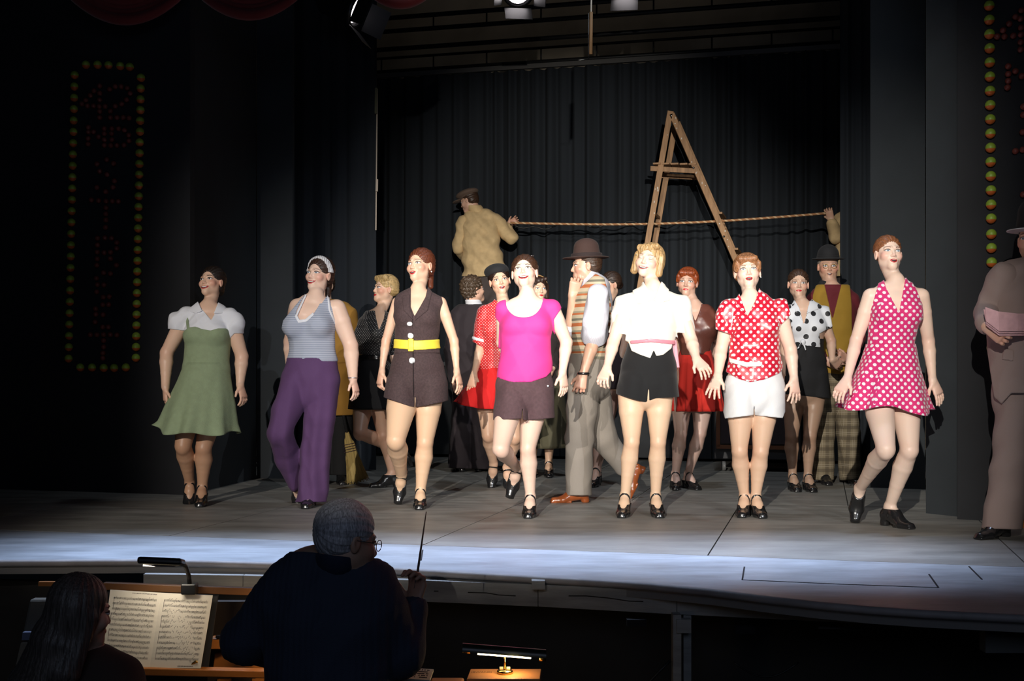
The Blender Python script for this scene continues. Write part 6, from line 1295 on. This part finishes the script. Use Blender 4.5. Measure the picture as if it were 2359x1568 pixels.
def cap_man():
    f = Fig('man in a flat cap and tan jacket standing on the platform holding the rope', 13.0, 1105, yaw=180, h=.0075, skin='ruddy', male=True, floor=1.0)
    f.set_head(1066, 468, yaw=-112, pitch=-18, hs=1.0); f.back = True
    f.set_torso([(502, 1106, .17, .09), (525, 1106, .19, .12), (560, 1108, .18, .13), (610, 1112, .17, .13), (650, 1116, .17, .13), (672, 1116, .16, .12)]); f.set_neck(1098, 488, 0)
    f.arm('b', (1065, 510, 0), (1056, 572, 0), (1074, 592, .22), (1090, 592, .35)); f.arm('a', (1146, 508, 0), (1178, 550, 0), (1170, 519, .05), (1184, 510, .05), thumb=(0, 0, 1), curl=1.0, grip=True)
    f.leg('a', (1098, 680, 0), (1098, 760, 0), (1098, 815, 0), fdir=(0, 1, 0)); f.leg('b', (1138, 680, 0), (1140, 760, 0), (1140, 815, 0), fdir=(.2, 1, 0))
    f.build_body(); f.face('closed', brow=(.05, .03, .02), lips='nude'); f.shoe('a', 'ox'); f.shoe('b', 'ox'); f.hair((.05, .025, .015), 'short', t=.005)
    tn = C_('tan canvas', (.64, .46, .24), vary=.12, vscale=14, bump=.3)
    def fold(x, y, z): return .009 * np.sin(34 * z + 14 * x + 2.5 * np.sin(9 * x + 3)) + f.wr(.005, 1)(x, y, z)
    jk = f.up('torso') + f.tube([(1106, 560, 0, .185, .14), (1112, 600, 0, .195, .15), (1119, 634, 0, .235, .17)])
    f.cloth('jacket', jk, .018, tn, keep=[f.px([(1040, 480), (1180, 480), (1182, 600), (1186, 612), (1160, 630), (1110, 637), (1062, 636), (1050, 590)])], disp=fold)
    f.cloth('sleeve', [seg(f.J['shb'], f.J['elb'], .072, .062), seg(f.J['elb'], f.J['wrb'], .062, .05)], .004, tn, disp=fold); f.cloth('sleeve', [seg(f.J['sha'], f.J['ela'], .072, .064), seg(f.J['ela'], f.J['wra'] * .8 + f.J['ela'] * .2, .064, .052)], .004, tn, disp=fold)
    f.cloth('jacket_collar', f.neck, .016, tn, keep=[f.px([(1075, 472), (1125, 472), (1122, 488), (1078, 492)])])
    f.cloth('trousers', f.tube([(1117, 625, 0, .16, .14), (1117, 672, 0, .165, .14)]) + f.tube([(1098, 672, 0, .09, .11), (1098, 760, 0, .085, .10), (1098, 826, 0, .09, .095)]) + f.tube([(1138, 672, 0, .09, .11), (1140, 760, 0, .085, .10), (1140, 826, 0, .09, .095)]), 0, C_('grey brown trousers', (.060, .045, .042)), disp=f.wr(.004))
    cp = C_('brown tweed cap', (.115, .075, .055))
    b = f.hat_piece('cap', [ell(f.L(0, -.01, .078), (.112, .128, .044), f.hA, .02), ell(f.L(0, -.015, .06), (.088, .103, .05), f.hA, .01)], cp, keep=[f.hat_plane(.030)], label=None)
    f.hat_piece('peak', [ell(f.L(0, .115, .038), (.068, .062, .010), f.hA, .01)], cp, parent=b)
def ladder_mate():
    f = Fig('person in a tan jacket behind the black side curtain, only the arm showing', 12.3, 1960, yaw=-20, h=.0085, skin='warm', male=True, floor=1.0)
    f.set_head(1975, 440, yaw=-60, hs=1.0); f.back = True
    f.set_torso([(502, 1968, .17, .09), (530, 1968, .18, .12), (600, 1968, .17, .13), (650, 1968, .17, .13), (672, 1968, .16, .12)]); f.set_neck(1972, 480, 0)
    f.arm('a', (1934, 506, 0), (1924, 545, -.06), (1916, 508, -.14), (1908, 484, -.16), thumb=(-.6, 0, .6), curl=.9, grip=True); f.arm('b', (2006, 508, 0), (2012, 570, 0), (2000, 620, 0), (1995, 645, 0))
    f.leg('a', (1950, 680, 0), (1950, 760, 0), (1950, 815, 0)); f.leg('b', (1990, 680, 0), (1990, 760, 0), (1990, 815, 0))
    f.build_body(); f.face('closed'); f.shoe('a', 'ox'); f.shoe('b', 'ox'); f.hair((.05, .03, .02), 'short')
    tn = C_('tan canvas', (.64, .46, .24), vary=.12, vscale=14, bump=.3)
    f.cloth('jacket', f.up('torso') + f.tube([(1966, 600, 0, .18, .14), (1964, 634, 0, .20, .16)]), .018, tn, keep=[f.px([(1900, 470), (2030, 470), (2040, 636), (1900, 636)])], disp=f.wr(.006))
    f.cloth('sleeve', [seg(f.J['sha'], f.J['ela'], .070, .064), seg(f.J['ela'], f.J['wra'] * .85 + f.J['ela'] * .15, .064, .05)], .004, tn, disp=f.wr(.006)); f.cloth('sleeve', [seg(f.J['shb'], f.J['elb'], .070, .064), seg(f.J['elb'], f.J['wrb'], .064, .05)], .004, tn)
    f.cloth('trousers', f.tube([(1966, 630, 0, .165, .14), (1966, 672, 0, .165, .14)]) + f.tube([(1950, 672, 0, .09, .11), (1950, 826, 0, .09, .095)]) + f.tube([(1990, 672, 0, .09, .11), (1990, 826, 0, .09, .095)]), 0, C_('grey brown trousers', (.060, .045, .042)))
def broom_person():
    f = Fig('person in a mustard coat and black trousers standing behind the striped halter top', 9.7, 770, h=.008, skin='warm')
    f.set_head(736, 655, yaw=-20, hs=.90); f.back = True
    f.set_torso([(716, 764, .15, .08), (745, 766, .17, .11), (800, 768, .15, .11), (870, 770, .16, .13), (900, 770, .15, .12)]); f.set_neck(752, 706, 0)
    f.arm('a', (722, 735, 0), (712, 800, 0), (724, 850, -.05), (728, 880, -.05)); f.arm('b', (808, 728, 0), (812, 800, .02), (782, 868, -.10), (778, 905, -.12), curl=1.0, grip=True)
    f.leg('a', (750, 905, 0), (748, 1000, 0), (745, 1080, 0)); f.leg('b', (788, 905, 0), (788, 1000, 0), (786, 1080, 0), fdir=(.2, -1, 0))
    f.build_body(); f.face('closed'); f.shoe('a', 'ox'); f.shoe('b', 'ox'); f.hair((.03, .018, .012), 'short')
    mu = C_('mustard coat', (.40, .20, .030), bump=.3)
    f.cloth('coat', f.up('torso', 'arma_') + [seg(f.J['shb'], f.J['elb'], .062, .058, k=.02), seg(f.J['elb'], f.J['wrb'], .058, .048, k=.02)] + f.tube([(768, 800, 0, .155, .13), (770, 880, 0, .165, .14), (772, 955, 0, .165, .15)]), .016, mu, keep=[f.px([(690, 690), (745, 672), (792, 680), (835, 720), (840, 860), (812, 956), (725, 958), (690, 900)])], disp=f.wr(.006))
    f.cloth('coat_belt', f.tube([(768, 800, 0, .155, .13), (770, 880, 0, .165, .14)]), .026, mu, keep=[f.px([(690, 822), (840, 822), (840, 836), (690, 836)])])
    f.cloth('trousers', f.tube([(750, 905, 0, .095, .12), (745, 1092, 0, .08, .09)]) + f.tube([(788, 905, 0, .095, .12), (787, 1092, 0, .08, .09)]), 0, mat('black trousers', (.010, .010, .011), .9), keep=[f.px([(690, 900), (830, 900), (830, 1094), (690, 1094)])])
    # broom held at the side
    r = empty('broom', f.P(822, 1100, -.1), 'corn broom with a black handle held beside the mustard coat', 'broom')
    a = f.P(776, 880, -.14); b = f.P(800, 1000, -.12); c = f.P(823, 1100, -.10)
    MB().tube([a + (a - b) * .35, a, b], .012, 10).build('handle', mat('black handle', (.02, .02, .022), .4), r, True)
    st = mat('corn straw', (.42, .30, .10), .8, bump=.8, bscale=90, stretch=(3, 3, .15)); d = unit(c - b); sd = unit(np.cross(d, [0, 1, 0]))
    V, Q = solid([seg(b, b * .75 + c * .25, .020, .042, sd, .020, .026, k=.01), seg(b * .75 + c * .25, c, .040, .078, sd, .026, .030, k=.01)], 0, .005, disp=lambda x, y, z: .003 * np.sin(dotg(x, y, z, sd) * 260))
    link('brush', mk_mesh('brush', V, Q, [st]), r)
    for i in range(4):
        t = .22 + i * .055; p = b * (1 - t) + c * t; w = .034 + .05 * (t - .1); mb = MB()
        mb.tube([p + sd * (w + .008) * math.cos(u) + np.array([0, 1, 0]) * .034 * math.sin(u) for u in np.linspace(0, 6.3, 22)], .0022, 5); mb.build('stitching', mat('dark cord', (.06, .03, .04), .8), r, True)
    mb = MB()
    for i in range(160):
        u = random.uniform(-1, 1); v = random.uniform(-1, 1); p0 = b * .45 + c * .55 + sd * u * .05 + np.array([0, 1, 0]) * v * .024; p1 = c + d * random.uniform(.0, .045) + sd * u * .088 + np.array([0, 1, 0]) * v * .034
        mb.tube([p0, p1], [.003, .0015], 4)
    mb.build('bristles', st, r, kind='stuff')
def paper_man():
    f = Fig('man in a grey-pink suit and hat holding a folded newspaper', 6.50, 2375, yaw=-25, h=.0065, skin='ruddy', male=True)
    f.set_head(2372, 548, yaw=-40, hs=1.0)
    f.set_torso([(640, 2378, .18, .10), (675, 2376, .20, .13), (720, 2374, .19, .135), (800, 2372, .18, .135), (870, 2372, .18, .135), (910, 2372, .17, .13)]); f.set_neck(2380, 612, 0)
    f.arm('a', (2305, 640, 0), (2276, 718, .05), (2272, 752, -.18), (2300, 770, -.22), thumb=(0, 0, 1), curl=1.0, grip=True); f.arm('b', (2460, 640, 0), (2480, 740, 0), (2420, 780, -.25), (2395, 770, -.3), curl=.8)
    f.leg('a', (2345, 930, 0), (2328, 1080, -.02), (2305, 1210, 0), fdir=(-.85, -.55, 0), heel=.02); f.leg('b', (2410, 930, 0), (2415, 1080, 0), (2420, 1210, 0), fdir=(-.4, -1, 0))
    f.build_body(); f.face('closed', lips='nude'); f.shoe('a', 'lo'); f.shoe('b', 'lo'); f.hair((.05, .03, .02), 'short', t=.005)
    su = C_('grey pink suit', (.30, .22, .20), bump=.2)
    f.cloth('jacket', f.up('torso') + f.tube([(2374, 700, 0, .20, .15), (2372, 800, 0, .195, .155), (2372, 905, 0, .225, .18)]) + [seg(f.J['shb'], f.J['elb'], .075, .065), seg(f.J['elb'], f.J['wrb'], .065, .05)], .018, su, keep=[f.px([(2260, 590), (2520, 590), (2520, 905), (2330, 905), (2308, 930), (2290, 915), (2270, 780)])], cut=[f.px([(2362, 560), (2410, 560), (2386, 690)], front=0)], disp=f.wr(.004))
    f.cloth('sleeve', [seg(f.J['sha'], f.J['ela'], .078, .066), seg(f.J['ela'], f.J['wra'] * .8 + f.J['ela'] * .2, .066, .054)], .006, su, disp=f.wr(.004))
    f.cloth('pocket', f.tube([(2374, 700, 0, .20, .15), (2372, 800, 0, .195, .155), (2372, 905, 0, .225, .18)]), .026, su, keep=[f.px([(2312, 800), (2336, 806), (2334, 832), (2308, 828)], front=0)])
    f.cloth('trousers', f.tube([(2372, 890, 0, .19, .15), (2372, 925, 0, .19, .15)]) + f.tube([(2345, 935, 0, .115, .135), (2328, 1080, 0, .10, .115), (2305, 1228, 0, .105, .11)]) + f.tube([(2410, 935, 0, .11, .135), (2415, 1080, 0, .10, .115), (2420, 1228, 0, .105, .11)]), 0, su, keep=[f.px([(2200, 880), (2500, 880), (2500, 1226), (2200, 1214)])], disp=f.wr(.005, .8))
    bk = C_('black felt', (.010, .010, .012)); b = f.hat_piece('hat', [seg(f.L(0, -.015, .05), f.L(0, -.015, .14), .096, .085, f.hR, .106, .095, k=.02)], bk, keep=[f.hat_plane(.045)])
    f.hat_piece('brim', [ell(f.L(0, 0, .050), (.135, .165, .009), f.hA, .01)], bk, parent=b); f.hat_piece('brim_edge', [ell(f.L(0, 0, .045), (.140, .170, .007), f.hA, .01)], mat('white trim', (.6, .6, .62), .6), parent=b)
    # newspaper
    r = empty('newspaper', f.P(2310, 740, -.25), 'folded pinkish newspaper held across the grey-pink suit', 'newspaper'); pp = mat('pink newsprint', (.62, .36, .38), .9, vary=.1, vscale=30)
    for k, (dy, dd) in enumerate(((0, 0), (5, .012), (-5, -.012))):
        top = [f.P(2266 + 2 * k, 712 + dy, -.26 + dd), f.P(2300, 722 + dy, -.28 + dd), f.P(2345, 727 + dy, -.27 + dd), f.P(2420, 726 + dy, -.22 + dd)]
        bot = [f.P(2272, 745 + dy, -.25 + dd), f.P(2302, 768 + dy, -.27 + dd), f.P(2345, 768 + dy, -.26 + dd), f.P(2420, 768 + dy, -.21 + dd)]
        mb = MB()
        for i in range(3): mb.prism([top[i], top[i + 1], bot[i + 1], bot[i]], (0, .003, 0))
        mb.build('sheet', pp, r)
def conductor():
    f = Fig('conductor with short grey hair and glasses, dark sweater, seen from behind', 4.05, 790, yaw=172, h=.006, skin='dark', male=True, floor=-1.3, fat=1.05)
    f.set_head(853, 1250, yaw=118, pitch=-12, roll=-4, hs=1.02)
    f.set_torso([(1325, 772, .18, .10), (1372, 764, .215, .13), (1440, 758, .205, .14), (1520, 756, .19, .14), (1620, 756, .19, .14), (1700, 756, .18, .13)]); f.set_neck(790, 1306, 0, r=.066)
    f.arm('b', (655, 1350, 0), (565, 1475, .05), (640, 1500, .28), (690, 1490, .38)); f.arm('a', (868, 1358, 0), (925, 1508, .05), (948, 1405, .12), (962, 1345, .14), thumb=(-.5, .6, .3), curl=1.0, grip=True)
    f.leg('a', (830, 1720, 0), (830, 2050, 0), (830, 2300, 0), fdir=(0, 1, 0)); f.leg('b', (690, 1720, 0), (690, 2050, 0), (690, 2300, 0), fdir=(0, 1, 0))
    f.build_body(); f.face('closed', lips='nude', brow=(.3, .3, .3)); f.shoe('a', 'ox'); f.shoe('b', 'ox'); f.hair((.42, .42, .45), 'short', t=.012)
    nv = C_('navy knit', (.028, .040, .070), bump=.6, bscale=240)
    def rib(x, y, z): return f.wr(.005, .9)(x, y, z) + .0012 * np.sin(300 * dotg(x, y, 0 * z, f.S))
    f.cloth('sweater', f.up('torso') + f.tube([(760, 1440, 0, .215, .16), (756, 1540, 0, .20, .16), (756, 1660, 0, .20, .16)]) + [seg(f.J['shb'], f.J['elb'], .080, .070, k=.03), seg(f.J['elb'], f.J['wrb'], .070, .05, k=.02), seg(f.J['sha'], f.J['ela'], .080, .068, k=.03), seg(f.J['ela'], f.J['wra'] * .95 + f.J['ela'] * .05, .068, .048, k=.015)], .012, nv, keep=[f.px([(400, 1270), (700, 1270), (860, 1285), (1100, 1290), (1100, 1700), (400, 1700)])], disp=rib)
    f.cloth('shirt_collar', f.neck, .012, C_('navy shirt', (.012, .018, .045)), keep=[f.px([(690, 1270), (870, 1290), (866, 1330), (690, 1326)])], h=.005)
    f.cloth('trousers', f.tube([(756, 1640, 0, .19, .15), (756, 1710, 0, .19, .15)]) + f.tube([(830, 1720, 0, .11, .13), (830, 2340, 0, .095, .10)]) + f.tube([(690, 1720, 0, .11, .13), (690, 2340, 0, .095, .10)]), 0, mat('black trousers', (.010, .010, .011), .9), h=.009)
    gl = MB(); gl.tube([f.L(.031 + .020 * math.cos(a), .088, -.005 + .018 * math.sin(a)) for a in np.linspace(0, 6.3, 18)], .0016, 5, False); gl.tube([f.L(-.031 + .020 * math.cos(a), .088, -.005 + .018 * math.sin(a)) for a in np.linspace(0, 6.3, 18)], .0016, 5, False)
    for sg in (-1, 1): gl.tube([f.L(sg * .05, .085, 0), f.L(sg * .078, .04, 0), f.L(sg * .082, -.01, 0)], .0015, 5)
    gl.build('glasses', mat('dark wire', (.02, .02, .022), .3), f.root, True)
    a = f.P(958, 1345, .13); b = f.P(982, 1178, .20); r = MB().tube([a - (b - a) * .06, a, b], [.006, .005, .0018], 8); o = r.build('baton', mat('dark baton', (.10, .08, .07), .5), None, True)
    setp(o, 'thin conducting baton raised in the right hand', 'baton')
def flautist():
    f = Fig('long-haired musician seated in the pit, seen from behind', 4.2, 190, yaw=165, h=.007, skin='ruddy', floor=-1.3, cat='person')
    f.set_head(240, 1408, yaw=130, pitch=-10, roll=0, hs=1.0); f.back = True
    f.set_torso([(1545, 205, .16, .09), (1575, 203, .18, .11), (1640, 200, .165, .12), (1720, 200, .17, .13), (1800, 200, .18, .14)]); f.set_neck(205, 1505, 0)
    f.arm('b', (120, 1562, 0), (95, 1700, .05), (150, 1700, .3), (180, 1690, .38)); f.arm('a', (292, 1565, 0), (320, 1690, .1), (270, 1640, .35), (250, 1600, .40))
    f.leg('a', (250, 1820, 0), (260, 1830, .45), (260, 2130, .5), fdir=(0, 1, 0)); f.leg('b', (150, 1820, 0), (140, 1830, .45), (140, 2130, .5), fdir=(0, 1, 0))
    f.build_body(); f.face('closed'); f.shoe('a'); f.shoe('b')
    lg = [seg(f.L(.0, -.05, .02), f.L(.02, -.09, -.10), .085, .085, f.hR, .06, .055, k=.03), seg(f.L(.02, -.09, -.10), f.L(.06, -.12, -.28), .095, .135, f.hR, .05, .05, k=.03), seg(f.L(.06, -.12, -.28), f.L(.075, -.12, -.42), .14, .125, f.hR, .05, .035, k=.03), seg(f.L(.055, -.01, -.02), f.L(.075, -.05, -.20), .036, .045, k=.03), seg(f.L(-.055, -.01, -.02), f.L(-.06, -.05, -.20), .036, .045, k=.03)]
    f.hair((.10, .085, .075), 'long', extra=lg)
    dk = C_('dark cardigan', (.045, .030, .024)); f.cloth('cardigan', f.up('torso') + [seg(f.J['sha'], f.J['ela'], .066, .058, k=.03), seg(f.J['ela'], f.J['wra'], .058, .045), seg(f.J['shb'], f.J['elb'], .066, .058, k=.03), seg(f.J['elb'], f.J['wrb'], .058, .045)], .012, dk, disp=f.wr(.003))
    f.cloth('skirt', f.legs['a'][:3] + f.legs['b'][:3] + f.torso[-1:], .03, dk, h=.01)
    gl = MB(); gl.tube([f.L(.055, .084, -.004), f.L(.078, .03, .0), f.L(.082, -.01, -.005)], .002, 5); gl.tube([f.L(.035 + .020 * math.cos(a), .088, -.005 + .017 * math.sin(a)) for a in np.linspace(0, 6.3, 16)], .0018, 5, False); gl.build('glasses', mat('dark wire', (.02, .02, .022), .3), f.root, True)
    # chair
    r = empty('chair', f.P(200, 1830, 0) * [1, 1, 0] + [0, 0, -1.3], 'black pit chair under the long-haired musician', 'chair'); k = mat('black plastic', (.012, .012, .014), .5); x, y = f.P(200, 1800)[:2]
    MB().box((x, y + .12, -.83), (.21, 0, 0), (0, .21, 0), (0, 0, .02)).build('seat', k, r, bevel=.01); MB().box((x, y - .17, -.45), (.20, 0, 0), (0, .015, 0), (0, 0, .18)).build('backrest', k, r, bevel=.01)
    for sx in (-.18, .18):
        for sy in (-.07, .30): MB().tube([(x + sx, y + sy, -.84), (x + sx * 1.08, y + sy, -1.3)], .012, 8).build('leg', k, r)

CAST = [('A', green_dress), ('B', purple_trousers), ('C', brown_romper), ('D', pink_top), ('E', white_blouse), ('F', red_polka), ('G', magenta_dress), ('I', blonde_black), ('J', beret_girl), ('Q', headband_girl),
        ('L', red_skirt), ('M', spotted_blouse), ('N', bowler_man), ('K', fedora_man), ('R', hidden_dancer), ('O', curly_man), ('P', cap_man), ('T', ladder_mate), ('S', broom_person), ('H', paper_man), ('V', conductor), ('W', flautist)]
for k, fn in CAST:
    if only(k): fn()
